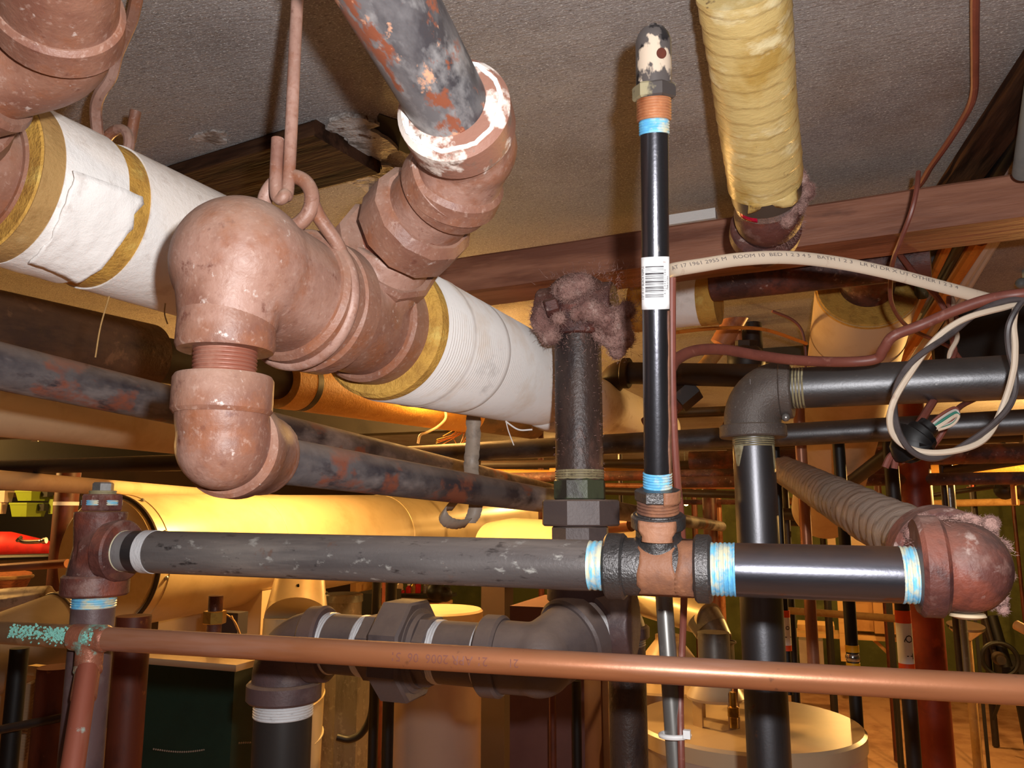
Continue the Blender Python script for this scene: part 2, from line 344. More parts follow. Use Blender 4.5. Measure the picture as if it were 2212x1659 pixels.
def text_map(txt, size, fn, mb=None):
    mb = mb or MB(); vs, fs = text_polys(txt, size); mb.add([fn(v.x, v.y) for v in vs], fs); return mb
def tube_map(A, B, r, s, toward=None, rot=0.0):      # (x along A->B around s, y around the tube) -> surface point facing the camera
    d = (B-A).normalized()
    c = A+d*s; t = (toward if toward is not None else CAM)-c; t = (t-d*t.dot(d)).normalized(); u = d.cross(t)
    def fn(x, y, q=None):
        a = y/r+rot
        return A+d*(s+x)+t*((r+.0004)*math.cos(a))-u*((r+.0004)*math.sin(a))*-1
    return fn
def fluff(root, cs, r, n, seed, label=None, ns=7000):
    rnd = random.Random(seed); balls = []
    for i in range(n):
        c = rnd.choice(cs)+Vector((rnd.gauss(0, 1), rnd.gauss(0, 1), rnd.gauss(0, 1)))*r*.6; rr = r*rnd.uniform(.5, 1.0); balls.append((c, rr))
    def mk(mb):
        for c, rr in balls: mb.ball(c, rr, 10)
    o = cast('dust_fluff', [mk], lint_m, root, label, None, r*.13, 16)
    me = o.data
    for v in me.vertices:
        w = v.co*(1/r); v.co += v.normal*(r*.06*mnoise.noise(w*1.7)+r*.05*mnoise.noise(w*4.3)+r*.09*mnoise.noise(w*9))
    me.update()
    vv = me.vertices; base = WLOC(root); k = len(vv)
    def fromv(rr):
        v = vv[rr.randrange(k)]; return v.co+base, v.normal.copy()
    lint('fluff_strands', root, fromv, ns, r*.38, None, r*.017, seed+50); return o
def lint(name, root, centres, n, ln, mat=None, w=.0006, seed=1):
    rnd = random.Random(seed); mb = MB(); mat = mat or lint_m
    for i in range(n):
        c, nr = centres(rnd); d = (nr + Vector((rnd.uniform(-1, 1), rnd.uniform(-1, 1), rnd.uniform(-1, 1)))*.9).normalized()
        l = ln*rnd.uniform(.4, 1.2); sd = d.orthogonal().normalized()*w; m = c+d*l*.5+Vector((rnd.uniform(-1, 1), rnd.uniform(-1, 1), rnd.uniform(-1, 1)))*l*.25; e = m+d*l*.4+Vector((rnd.uniform(-1, 1), rnd.uniform(-1, 1), rnd.uniform(-1, 1)))*l*.3
        s2 = d.cross(sd).normalized()*w
        mb.add([c-sd, c+sd, c+s2, m-sd*.8, m+sd*.8, m+s2*.8, e], [(0, 1, 4, 3), (1, 2, 5, 4), (2, 0, 3, 5), (3, 4, 6), (4, 5, 6), (5, 3, 6)])
    return part(name, mb, mat, root, kind='stuff')
# ------------------------------------------------------------------ the room
ROOMX = (-5.5, 5.0); ROOMY = (-1.6, 9.6)
def struct(name, mb, mat):
    o = bpy.data.objects.new(name, mesh(mb, name, mat)); COL.objects.link(o); o.rotation_euler.z = -A_ROT
    o['kind'] = 'structure'; return o
XYZ = (Vector((1, 0, 0)), Vector((0, 1, 0)), Vector((0, 0, 1)))
cx_, cy_ = (ROOMX[0]+ROOMX[1])/2, (ROOMY[0]+ROOMY[1])/2; wx, wy = ROOMX[1]-ROOMX[0], ROOMY[1]-ROOMY[0]
struct('ceiling', MB().box(Vector((cx_, cy_, CEIL+.05)), XYZ, (wx, wy, .1)), concrete)
struct('floor', MB().box(Vector((cx_, cy_, -.05)), XYZ, (wx, wy, .1)), floor_m)
struct('wall_back', MB().box(Vector((cx_, ROOMY[1]+.05, CEIL/2)), XYZ, (wx, .1, CEIL)), wallg)
struct('wall_front', MB().box(Vector((cx_, ROOMY[0]-.05, CEIL/2)), XYZ, (wx, .1, CEIL)), walld)
struct('wall_left', MB().box(Vector((ROOMX[0]-.05, cy_, CEIL/2)), XYZ, (.1, wy, CEIL)), walld)
struct('wall_right', MB().box(Vector((ROOMX[1]+.05, cy_, CEIL/2)), XYZ, (.1, wy, CEIL)), wallg)

# lamps: bare bulbs in porcelain holders on the ceiling, two of them added fill
for i, (p, lab) in enumerate(((L1, 'bare warm bulb in ceiling holder behind the big white insulated pipe'), (L2, 'bare warm bulb on the ceiling right of the red column'),
                              (L3, 'bare warm bulb on the ceiling left of the grey boiler duct'), (L4, 'bare warm bulb on the far ceiling beyond the ducts'), (L7, 'added fill bulb above the big duct behind the gold insulated pipe'), (L6, 'added fill bulb on the far ceiling above the pine shelf'), (L5, 'bare warm bulb on the far ceiling above the storage shelves'))):
    t = thing('ceiling_or_fill_bulb', lab, 'light bulb', Vector((p.x, p.y, p.z)))
    c = Vector((p.x, p.y, CEIL))
    part('bulb_holder', MB().lathe(c, c-V, [(0, .05), (.02, .05), (.03, .03), (.06, .025), (max(.07, CEIL-p.z-.075), .018)], 20), heater, t)
    b = c-V*max(.07, CEIL-p.z-.08)
    part('bulb', MB().lathe(b, b-V, [(0, .012), (.012, .014), (.03, .026), (.045, .03)], 20), white_m, t)
t = thing('far_lamp', 'tiny bright white lamp far away between the pipes', 'lamp', P(1482, 1087, 7.0))
part('lamp_glass', MB().ball(P(1482, 1087, 7.0), .024), bulbm, t)
q = P(1482, 1087, 7.0); part('cord', MB().sweep([q, hang_to(q)], .004, 6), blackm, t)

# ------------------------------------------------------------------ timber against the ceiling
bl, br = P(925, 640, 1.45), P(2330, 452, 1.085)     # lower front arris
dx_ = (br-bl).normalized(); upv = (V-dx_*V.dot(dx_)).normalized(); bk = upv.cross(dx_)*1.0
if bk.y < 0: bk = -bk
def timber(mb, p0, p1, h, dep, n=60, amp=.0016, seed=0):
    vs = []; fs = []; pc = []; Lg = (p1-p0).length
    for i in range(n+1):
        t_ = i/n; c = lerp(p0, p1, t_)
        ring = [(0, 0), (0, h*.5), (0, h-.004), (.004, h), (dep*.5, h), (dep-.004, h), (dep, h-.004), (dep, h*.5), (dep, .004), (dep-.004, 0), (dep*.5, 0), (.005, 0)]
        for (a, b) in ring:
            w = mnoise.noise(Vector((t_*Lg*9+seed, a*18, b*18)))*amp
            vs.append(c+bk*(a+w)+upv*(b+w)); pc.append((t_*Lg, a, b))
    m = 12
    for i in range(n):
        for k in range(m): fs.append((i*m+k, i*m+(k+1) % m, (i+1)*m+(k+1) % m, (i+1)*m+k))
    fs.append(tuple(range(m))); fs.append(tuple(n*m+k for k in range(m)))
    mb.add(vs, fs, pc); return mb
single('wooden_beam', 'long reddish brown timber running under the ceiling behind the upright black pipe', 'beam', timber(MB(), bl, bl+(br-bl)*1.55, .066, .112), beamw, sharp=.5)
single('shade_block', 'added dark block shading the far ceiling behind the gold insulated pipe', 'shade_block', MB().box(lerp(P(560, 905, 3.6), P(1060, 905, 3.42), .5)+V*.08, (E, D, V), (1.35, .10, .30)), darkwood)  # added dark block standing in for shade under the far ceiling
# plank nailed flat to the ceiling
n0, n1 = PHt(677, 292, .505), PHt(778, 388, .505); n2 = PHt(300, 406, .505)
ex = (n0-n2).normalized(); ey = (n1-n0); w_ = ey.dot(Vector((-ex.y, ex.x, 0))); ey = Vector((-ex.y, ex.x, 0))
bk0, upv0, dx0 = bk, upv, dx_
bk, upv = ey, V
single('ceiling_plank', 'dark brown plank fixed flat to the ceiling behind the hanger rod', 'plank', timber(MB(), n2-ex*.1, n0+ex*.0, .025, abs(w_), 40, .001), plankw, sharp=.5)
bk, upv = bk0, upv0
# broken plaster beside the plank
t = thing('plaster_damage', 'flaking whitish plaster and painted dark holes in the ceiling beside the plank', 'plaster', PHt(835, 380, .53))
def blob(c, rx, ry, th, seed, n=26, jag=.35):
    rnd = random.Random(seed); mb = MB(); top = []; bot = []
    for k in range(n):
        a = 2*math.pi*k/n; r = 1+jag*mnoise.noise(Vector((math.cos(a)*2+seed, math.sin(a)*2, seed)))+rnd.uniform(-.08, .08)
        q_ = c+E*(rx*r*math.cos(a))+D*(ry*r*math.sin(a)); bot.append(q_-V*th); top.append(q_+V*.002)
    cc = c-V*(th*1.3); vs = top+bot+[cc]; fs = [(k, (k+1) % n, n+(k+1) % n, n+k) for k in range(n)] + [(n+k, n+(k+1) % n, 2*n) for k in range(n)]
    mb.add(vs, fs); return mb
for i, (px, py, rx, ry) in enumerate(((770, 330, .035, .06), (820, 385, .05, .06), (760, 268, .035, .03), (800, 300, .03, .05), (843, 405, .03, .03))):
    part('plaster_flake', blob(PHt(px, py, .53), rx, ry, .004+.001*i, i), plaster, t)
part('hole_shade', blob(PHt(862, 290, .53), .03, .06, .0012, 8), hole_m, t)  # flat dark flakes painted as the shade inside holes
part('hole_shade', blob(PHt(806, 350, .53), .014, .016, .0095, 9), hole_m, t)
for i, (px, py, rx, ry) in enumerate(((450, 292, .03, .012), (472, 302, .012, .01))):
    part('plaster_flake', blob(PHt(px, py, .53), rx, ry, .003, 20+i), plaster, t)

# ------------------------------------------------------------------ left insulated run
LA, LB = P(112, 430, .72), P(1345, 896, 2.4); ld = (LB-LA).normalized()
def lp(s): return LA+ld*s
t = thing('insulated_pipe', 'thick insulated pipe at upper left with yellow end and white wrapping', 'pipe', lp(.0))
RO = .0715
part('insulation_core', MB().lathe(lp(-.06), lp(3), [(0, .05), (0, RO-.002), (.002, RO), (.05, RO), (.05, RO-.004), (.16, RO-.004), (.16, .05)], 64), fibre, t, 'yellow fibreglass end')
part('kraft_jacket', MB().lathe(lp(-.0585), lp(3), [(0, RO+.0006), (.03, RO+.001), (.03, RO-.002)], 64), kraft, t, 'tan kraft band')
part('white_wrap', MB().lathe(lp(-.040), lp(3), [(0, RO-.003)]+[(.0+.062*i/24, RO+.0015) for i in range(25)]+[(.062, RO-.003)], 72, fn=lambda L, a: 1+.008*mnoise.noise(Vector((math.cos(a)*6, math.sin(a)*6, L*60)))), paper, t, 'white paper wrap')
part('kraft_band', MB().lathe(lp(.018), lp(3), [(0, RO-.004), (0, RO-.0005), (.035, RO-.0005)], 64), fibre, t, 'mustard band between the wraps')
part('white_wrap', MB().lathe(lp(.047), lp(3), [(0, RO-.003)]+[(2.3*i/40, RO+.0012) for i in range(41)], 64), paper, t, 'white paper wrap')
# peeling flap of paper
mb = MB(); vs = []; fs = []; nU, nV = 22, 18
upn = (V-ld*V.dot(ld)).normalized(); sdn = ld.cross(upn)
for i in range(nU+1):
    for j in range(nV+1):
        u, v_ = i/nU, j/nV
        th = math.radians(lerp(92, 165, v_))                    # angle from the top round the near side
        s = lerp(-.034, lerp(.030, .012, v_), u) + .010*(v_-.5) + (.006*mnoise.noise(Vector((v_*9, 1, 0))) if i == nU else 0) + (.004*mnoise.noise(Vector((v_*7, 5, 0))) if i == 0 else 0)
        lift = .004+.009*(max(0, 1-v_*2.2))*(.5+.5*math.sin(u*3))+.006*u*u+.0015*mnoise.noise(Vector((u*5, v_*5, 3)))
        r = RO+lift
        vs.append(lp(s)+upn*(r*math.cos(th))-sdn*(r*math.sin(th))*SGN if False else lp(s)+upn*(r*math.cos(th))+(-sdn if sdn.dot(CAM-lp(0)) < 0 else sdn)*(r*math.sin(th)))
for i in range(nU):
    for j in range(nV):
        a = i*(nV+1)+j; fs.append((a, a+1, a+nV+2, a+nV+1))
mb.add(vs, fs); fl = part('loose_flap', mb, paper, t, 'peeling flap of white paper')
sm = fl.modifiers.new('thick', 'SOLIDIFY'); sm.thickness = .002
for i, (x0, y0, x1, y1, zz) in enumerate(((236, 640, 206, 772, .73), (357, 655, 362, 700, .78))):
    part('loose_thread', MB().sweep(spl([(x0, y0, zz), ((x0+x1)/2-4, (y0+y1)/2, zz), (x1, y1, zz)], 8), .0007, 6), kraft, t)
# tee inside the yellow end, nipple, big elbow at the top left corner
t = thing('rusty_tee', 'rust brown iron tee inside the yellow insulation end at the left edge', 'pipe fitting', lp(-.08))
c0 = lp(-.1); br_d = (P(90, 150, .55)-P(30, 330, .64)).normalized()
cast('tee_body', [([lp(-.3), lp(.0)], .05, 40), ([c0, c0+br_d*.075], .040, 36)], rust, t)
part('collar', MB().lathe(lp(-.062), lp(1), collar_prof(.03, .05, .0555), 48), rust, t)
part('collar', MB().lathe(c0+br_d*.058, c0+br_d*1, collar_prof(.022, .04, .046), 40), rust, t)
n0_ = c0+br_d*.075
t = thing('pipe_nipple', 'short threaded rusty nipple at the left edge above the yellow ring', 'pipe nipple', n0_)
part('thread', MB().lathe(n0_, n0_+br_d, threads(0, .05, .034), 36), thread_m, t)
e0 = n0_+br_d*.033
t = thing('pipe_elbow', 'big dusty rust coloured elbow in the upper left corner', 'pipe fitting', e0)
eC = P(128, 112, .545); eU = (P(118, -140, .46)-eC).normalized(); eD = (e0-eC).normalized(); dl = (e0-eC).length
cast('elbow_body', [(arc(eC, eD, eU, dl-.012, .075, .04), .0345, 40)], rust, t)
part('collar', MB().lathe(e0, eC, collar_prof(.036, .0345, .0425, .004), 48), rust, t)
part('collar', MB().lathe(eC+eU*.022, eC+eU, collar_prof(.026, .0345, .040, .003), 48), rust, t)
pipe('steel_pipe', 'rusty pipe leaving the top of the upper left corner elbow', 'pipe', eC+eU*.045, eC+eU*.3, .036, rust, 40)
# bent rods behind it
wire('hanger_rod', 'dusty bent hanger rod behind the upper left elbow', 'hanger rod', [(300, -30, .78), (285, 40, .80), (262, 95, .82), (252, 120, .83), (240, 165, .84), (215, 205, .85), (207, 240, .86), (212, 300, .87)], .0062, rust)
t = thing('eye_rod', 'short dusty rod with an eye loop above the left insulated pipe', 'hanger rod', P(280, 260, .9))
part('stub_rod', MB().sweep([P(293, 240, .9), P(281, 305, .9)], .006, 12), rust, t)
part('eye_loop', MB().torus(P(250, 318, .88), -ld, .021, .0058, 40, 10), rust, t)

# ------------------------------------------------------------------ centre run: elbow - tee - right insulation
RA, RB = P(820, 708, .80), P(1178, 831, 1.25); rd = (RB-RA).normalized(); RL = (RB-RA).length
def rp(s): return RA+rd*s
t = thing('insulated_pipe', 'white insulated pipe running away from the central tee', 'pipe', rp(.1))
part('insulation_core', MB().lathe(rp(-.004), rp(1), [(0, .046), (0, .068), (.004, .072), (.016, .073), (.016, .06)], 64), fibre, t, 'mottled yellow fibreglass end')
prof = [(0, .06), (0, .0725)]
i = 0; s_ = .004
while s_ < RL-.012:
    prof.append((s_, lerp(.0735, .0655, s_/RL)+(.001 if i % 2 else 0) + (.0006 if i in (22, 23, 58) else 0))); s_ += .0027; i += 1
prof += [(RL-.01, .0655), (RL-.01, .05)]
part('white_jacket', MB().lathe(rp(.012), rp(1), prof, 72, fn=lambda L, a: 1+.006*mnoise.noise(Vector((math.cos(a)*3, math.sin(a)*3, L*14)))), ribbed, t, 'ribbed white cloth jacket')
# torn corner of the jacket at the far end
e_ = rp(RL); mb = MB(); sd = rd.cross(V).normalized()
def rim(th, s, r): return rp(s)+V*(r*math.cos(th))+(sd if sd.dot(CAM-e_) > 0 else -sd)*(r*math.sin(th))
vs = []; fs = []
for i in range(13):
    th = math.radians(lerp(80, 190, i/12)); k = math.sin(math.pi*i/12)
    vs += [rim(th, RL-.03, .0665), rim(th, RL-.002, .069+.004*k), rim(th, RL+.028*k, .071+.01*k)]
for i in range(12):
    for j in range(2): fs.append((i*3+j, i*3+j+1, i*3+j+4, i*3+j+3))
mb.add(vs, fs); o = part('torn_edge', mb, paper, t, 'loose torn paper edge'); m = o.modifiers.new('t', 'SOLIDIFY'); m.thickness = .0012
part('loose_thread', MB().sweep(spl([P(1092, 905, 1.1), P(1098, 930, 1.1), P(1110, 962, 1.1)], 6), .0008, 6), paper, t)
part('loose_thread', MB().sweep(spl([P(1092, 910, 1.1), P(1120, 928, 1.1), P(1150, 928, 1.1)], 6), .0012, 6), paper, t)

BR = (P(868, 512, .730)-P(808, 575, .765)).normalized()
tc = rp(-.032)
t = thing('rusty_tee', 'large dusty rust brown tee in front of the white ribbed pipe', 'pipe fitting', tc)
bb = P(808, 578, .765)
cast('tee_body', [([rp(-.125), rp(.01)], .0525, 44), ([tc, bb+BR*.03], .042, 40)], rust, t, voxel=.0025, it=8)
part('collar', MB().lathe(rp(-.117), rp(1), collar_prof(.026, .0525, .0605, .003), 56), rust, t)
part('collar', MB().lathe(rp(-.030), rp(1), collar_prof(.03, .0525, .0590, .003), 56), rust, t)
part('branch_flange', MB().lathe(bb+BR*.004, bb+BR*1, [(0, .042), (.0, .05), (.004, .054), (.028, .054), (.032, .050), (.032, .03)], 10), rust, t)
n1_ = bb+BR*.034
t = thing('pipe_nipple', 'threaded rusty nipple joining the central tee to the angled fitting above', 'pipe nipple', n1_)
part('thread', MB().lathe(n1_, n1_+BR, threads(0, .05, .032, .0042, .0016), 40), thread_m, t)
# 45 degree fitting
f0 = n1_+BR*.027
t = thing('pipe_elbow', 'dusty rust fitting with wide flange between nipple and upper elbow', 'pipe fitting', f0)
fC = P(925, 452, .695); f1 = P(985, 388, .655)
d1 = (f0-fC).normalized(); d2 = (f1-fC).normalized()
cast('elbow_body', [([f0+BR*.01, fC, f1], [.04, .0385, .036], 40), lambda mb: mb.ball(fC, .039, 24)], rust, t, voxel=.0024, it=8)
part('flange', MB().lathe(f0, fC, [(0, .03), (0, .046), (.004, .050), (.034, .049), (.042, .042), (.042, .03)], 12), rust, t)
part('collar', MB().lathe(f1-d2*.02, f1+d2, collar_prof(.026, .036, .042, .003), 48), rust, t)
0 and part('paint_chip', MB().lathe(P(858, 468, .652), P(858, 468, .652)+(CAM-P(858, 468, .652)), [(0, .004), (.001, .008), (.0015, .004)], 9), plaster, t)
# upper elbow
t = thing('pipe_elbow', 'dusty elbow with flaky white ring holding the spotted grey pipe', 'pipe fitting', f1)
uC = P(1012, 318, .63); uE = P(975, 225, .572); du = (uE-uC).normalized(); dl_ = (f1-uC).normalized()
cast('elbow_body', [(arc(uC, dl_, du, .05, .055, .03), .0375, 40), lambda mb: mb.ball(uC, .0395, 24)], rust, t, voxel=.0022, it=8)
part('collar', MB().lathe(uC+du*.024, uC+du, collar_prof(.034, .036, .0425, .004), 56), mottle, t, 'collar smeared with white sealant')
part('collar', MB().lathe(uC+dl_*.052, uC, collar_prof(.024, .036, .0415, .004), 56), rust, t)
mb = MB(); q0 = uC+du*.0586
mb.lathe(q0-du*.0006, q0+du, [(0, .0340), (0, .0372), (.0010, .0372), (.0010, .0340)], 72, False, fn=lambda L, a: 1+.05*mnoise.noise(Vector((math.cos(a)*3, math.sin(a)*3, 1)))+.03*mnoise.noise(Vector((math.cos(a)*11, math.sin(a)*11, 4))))
part('sealant_ring', mb, paper, t, 'flaky white sealant ring')
gp0 = uC+du*.03; gp1 = P(836, -10, .498)
pipe('steel_pipe', 'grey spotted steel pipe rising out of the top of the picture', 'pipe', gp0, gp0+(gp1-gp0)*2.1, .0298, spotpipe, 48, n=6)

# big elbow turned down + nipple + street elbow
kC = P(499, 566, .603); kd = (rp(-.12)-kC).normalized(); dn = -V
t = thing('pipe_elbow', 'big round dusty rust elbow turned downward in front of the white pipe', 'pipe fitting', kC)
cast('elbow_body', [([kC, kC+kd*.105], [.0505, .0525], 44), ([kC+kd*.004, kC+dn*.062], [.045, .0335], 40), lambda mb: mb.ball(kC+kd*.012+V*.002, .0535, 32)], rust, t, voxel=.0023, it=12)
part('collar', MB().lathe(kC+kd*.072, kC+kd, collar_prof(.032, .052, .0585, .004), 60), rust, t)
part('collar', MB().lathe(kC+dn*.040, kC+dn, [(0, .03), (0, .033), (.002, .0355), (.026, .0362), (.030, .0345), (.030, .02)], 52), rust, t)
ns = kC+dn*.066
t = thing('pipe_nipple', 'short threaded rusty nipple under the big round elbow', 'pipe nipple', ns)
part('thread', MB().lathe(ns, ns+dn, threads(0, .03, .0232, .003, .0012), 44), thread_m, t)
s0 = kC+dn*.089
g1a, g1b = P(592, 993, .69), P(1195, 1083, 1.37); gd = (g1b-g1a).normalized()
sC = Vector((kC.x, kC.y, (g1a-gd*.1).z-.002)); sC = s0+dn*.051
t = thing('pipe_elbow', 'rust coloured street elbow turning from the nipple back to the grey pipe', 'pipe fitting', sC)
toG = (g1a+gd*.02-sC).normalized()
cast('elbow_body', [(arc(sC, V, toG, .05, .075, .030), .0335, 44), lambda mb: mb.ball(sC+toG*.004, .0335, 28)], rust, t, voxel=.0020, it=6)
part('collar', MB().lathe(s0, s0+dn, [(0, .02), (0, .0345), (.003, .0362), (.026, .0362), (.029, .034), (.029, .02)], 52), rust, t)
part('rim', MB().lathe(sC+toG*.012, sC+toG, [(0, .03), (0, .0355), (.003, .0385), (.020, .0385), (.024, .036), (.054, .0335), (.060, .02)], 52), rust, t)
# ring hanger and rod
hr = rp(-.132)
t = thing('ring_hanger', 'rusty ring hanger with top eye wrapped round the neck beside the big elbow', 'pipe hanger', hr+V*.06)
part('pipe_ring', MB().torus(hr, rd, .0565, .0058, 72, 12), rust, t)
ey_ = P(622, 437, .652)
part('eye', MB().torus(ey_, (rd*.75+E*-.1), .0222, .0062, 48, 12), rust, t)
part('neck', MB().sweep(spl([ey_+E*.022, P(690, 470, .655), P(730, 530, .665), P(752, 590, .68)], 8), [.006]*25, 12), rust, t)
rt = P(622, 418, .648)
t = thing('hanger_rod', 'straight dusty hanger rod dropping from the ceiling into the ring eye', 'hanger rod', rt)
top = Vector((rt.x, rt.y, CEIL)); hk = MB(); hk.sweep(spl([top, lerp(top, rt, .5), rt+V*.012, rt+Vector((-.001, -.006, -.004)), rt+Vector((-.006, -.004, -.006)), rt+Vector((-.009, -.004, .004)), rt+Vector((-.0095, -.004, .046))], 8), .0052, 14)
part('rod', hk, rust, t)

# ------------------------------------------------------------------ grey pipes and insulated pipes on the left
pipe('steel_pipe', 'grey steel pipe running from the street elbow away to the union', 'pipe', g1a-gd*.05, g1b+gd*2.2, .0208, greypipe, 40, n=30)
pipe('steel_pipe', 'grey rust stained pipe crossing behind the street elbow, upper of the two', 'pipe', (-160, 755, .72), (1195, 1061, 2.75), .0240, greypipe, 40, n=40)
pipe('insulated_pipe', 'cream jacketed pipe below the grey pipe at the left edge', 'pipe', (-120, 862, 1.22), (760, 985, 2.6), .05, cream, 40)
t = thing('insulated_pipe', 'brown insulated pipe at left that turns gold past a bare dark joint', 'pipe', P(320, 772, 1.55))
ba, bb_ = P(-120, 694, 1.17), P(1010, 894, 2.76)
bx = lambda px: atx(ba, bb_, px)
part('brown_jacket', MB().sweep([bx(-110), bx(100), bx(318)], .064, 48), brownjacket, t, 'dark brown jacket')
part('bare_joint', MB().sweep([bx(310), bx(630)], .045, 40), darkm, t, 'bare dark joint')
part('gold_jacket', MB().sweep([bx(600), bx(640), bx(800), bx(1012)], .066, 48), goldjacket, t, 'gold cloth jacket')
part('dark_band', MB().sweep([bx(640), bx(652)], .0668, 48), darkm, t, 'dark band')
pipe('insulated_pipe', 'dark jacketed pipe continuing past the gold insulated pipe', 'pipe', bx(1012), bx(1150), .058, brownjacket, 32)
mb = MB()
for k in range(14):
    p0 = bx(1008)+Vector((0, -.02, -.06))+Vector((random.uniform(-.03, .03), 0, random.uniform(0, .03)))
    mb.sweep([p0, p0+Vector((-.03+random.uniform(-.02, .04), 0, -.02)), p0+Vector((-.07+random.uniform(-.03, .09), 0, -.045+random.uniform(-.02, .02)))], .0014, 5)
single('frayed_strands', 'orange frayed cloth strands at the end of the gold jacket', 'strands', mb, wire_o, kind='stuff')
wire('tie_string', 'pale string tied round the gold insulated pipe', 'string', [(962, 886, 2.45), (962, 905, 2.45), (945, 922, 2.46), (922, 934, 2.46), (908, 940, 2.46), (903, 958, 2.46)], .0042, cream)
t = thing('hanging_strip', 'grey tape strip hanging from the white pipe with a curled end', 'tape', P(1022, 905, 1.14))
def ribbon(pts, w, wv):
    pts = spl(pts, 8); mb = MB(); vs = []; fs = []
    for i, p in enumerate(pts):
        jit = 1+.16*mnoise.noise(Vector((i*.7, 2, 5))); vs += [p-wv*w*jit, p, p+wv*w*jit]
    for i in range(len(pts)-1):
        for j in range(2): fs.append((i*3+j, i*3+j+1, i*3+j+4, i*3+j+3))
    mb.add(vs, fs); return mb
o = part('strip', ribbon([(1023, 880, 1.14), (1022, 950, 1.13), (1018, 1000, 1.12), (1020, 1040, 1.13), (1028, 1085, 1.15), (1022, 1115, 1.15), (1012, 1130, 1.15)], .0105, Vector((1, 0, 0))), tape_g, t); o.modifiers.new('t', 'SOLIDIFY').thickness = .0008
o = part('curl', ribbon([(1012, 1130, 1.15), (990, 1133, 1.13), (968, 1128, 1.115), (956, 1112, 1.11), (962, 1096, 1.12), (984, 1092, 1.14)], .0088, (V*.75+E*.65).normalized()), tape_g, t); o.modifiers.new('t', 'SOLIDIFY').thickness = .0008
pipe('iron_pipe', 'dark pipe slanting up to the right under the cream pipe', 'pipe', (-120, 1012, 2.3), (470, 998, 1.75), .0185, darkm, 20)
pipe('insulated_pipe', 'tan pipe under the dark slanting pipe at the left', 'pipe', (-120, 1028, 1.75), (620, 1080, 4.2), .0235, cream, 24)
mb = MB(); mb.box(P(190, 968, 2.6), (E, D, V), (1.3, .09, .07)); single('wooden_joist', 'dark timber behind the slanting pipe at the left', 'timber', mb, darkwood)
mb = MB(); mb.box(P(76, 951, 2.42), (E, D, V), (.026, .004, .008)); single('white_tag', 'tiny white tag stuck on the dark timber at the left', 'tag', mb, white_m)
# ------------------------------------------------------------------ foreground horizontal pipe with tees
HA, HB = P(330, 1192, .80), P(1900, 1240, .60); hd = (HB-HA).normalized()
hx = lambda px: atx(HA, HB, px)
RP = .0211
def pline(root, name, x0, x1, r, mat, label=None, thr=0, n=1, seg=40):
    a, b = hx(x0), hx(x1); L_ = (b-a).length
    prof = threads(0, L_, r, thr, .0009) if thr else [(L_*i/n, r) for i in range(n+1)]
    return part(name, MB().lathe(a, b, prof, seg), mat, root, label)
t = thing('steel_pipe', 'long dark grey pipe across the front, left of the black tee', 'pipe', hx(800))
pline(t, 'pipe_wall', 318, 1275, RP, M('dull_pipe', (104, 98, 96), [((74, 68, 68), 18, .46, .2, ST), ((130, 122, 116), 30, .55, .15, ST), ((170, 168, 162), 90, .60, .1, (1, 1, .5)), ((54, 50, 50), 120, .60, .1, (1, 1, .4)), ((112, 80, 64), 26, .63, .08)], .42, .2, [(300, .3, .001)], ((112, 98, 88), .45, .3)), None, 0, 20, 48)
pline(t, 'polished_end', 255, 302, RP-.0006, M('cut_steel', (150, 148, 148), [((110, 106, 106), 30, .5, .2, (1, 1, 4))], .3, .4), 'bright cut pipe end')
pline(t, 'thread_dope', 246, 272, RP-.0002, cremedope, 'cream and blue sealant', .003)
pline(t, 'dark_band', 292, 316, RP-.0002, blackpipe, 'dark band')
pline(t, 'white_band', 315, 336, RP+.0006, ptfe, 'white band')
pline(t, 'thread_dope', 1268, 1318, RP-.0004, bluetape, 'threads smeared with blue and cream sealant', .0042)
t = thing('steel_pipe', 'shiny black pipe across the front, right of the black tee', 'pipe', hx(1750))
pline(t, 'pipe_wall', 1585, 1950, RP, M('shiny_black', (104, 104, 112), [((84, 84, 92), 20, .5, .2, ST), ((120, 88, 66), 40, .62, .06, (1, 1, .5)), ((176, 150, 132), 48, .72, .04)], .27, .93, [(160, .1, .001)], ((128, 96, 74), .95, .30)), None, 0, 20, 56)
pline(t, 'thread_dope', 1525, 1592, RP+.0003, bluetape, 'threads smeared with blue and cream sealant', .0032)
pline(t, 'thread_dope', 1942, 2012, RP+.0004, bluetape, 'threads smeared with blue sealant', .0034)
# black tee
tcn = hx(1423); upl = (P(1413, 500, .633)-P(1421, 1105, .652)).normalized()
t = thing('pipe_tee', 'black cast tee with rust streak joining the front pipes and upright pipe', 'pipe fitting', tcn)
cast('tee_body', [([hx(1318), hx(1528)], .0236, 44), ([tcn, tcn+upl*.046], .0185, 40)], castblack, t, voxel=.0014, it=8)
part('collar', MB().lathe(hx(1310), hx(1423), collar_prof(.0165, .0236, .0272, .002), 52), castblack, t)
part('collar', MB().lathe(hx(1538), hx(1423), collar_prof(.0135, .0236, .0274, .002), 52), castblack, t)
part('collar', MB().lathe(tcn+upl*.033, tcn+upl, collar_prof(.0115, .0185, .0222, .0016), 48), castblack, t)
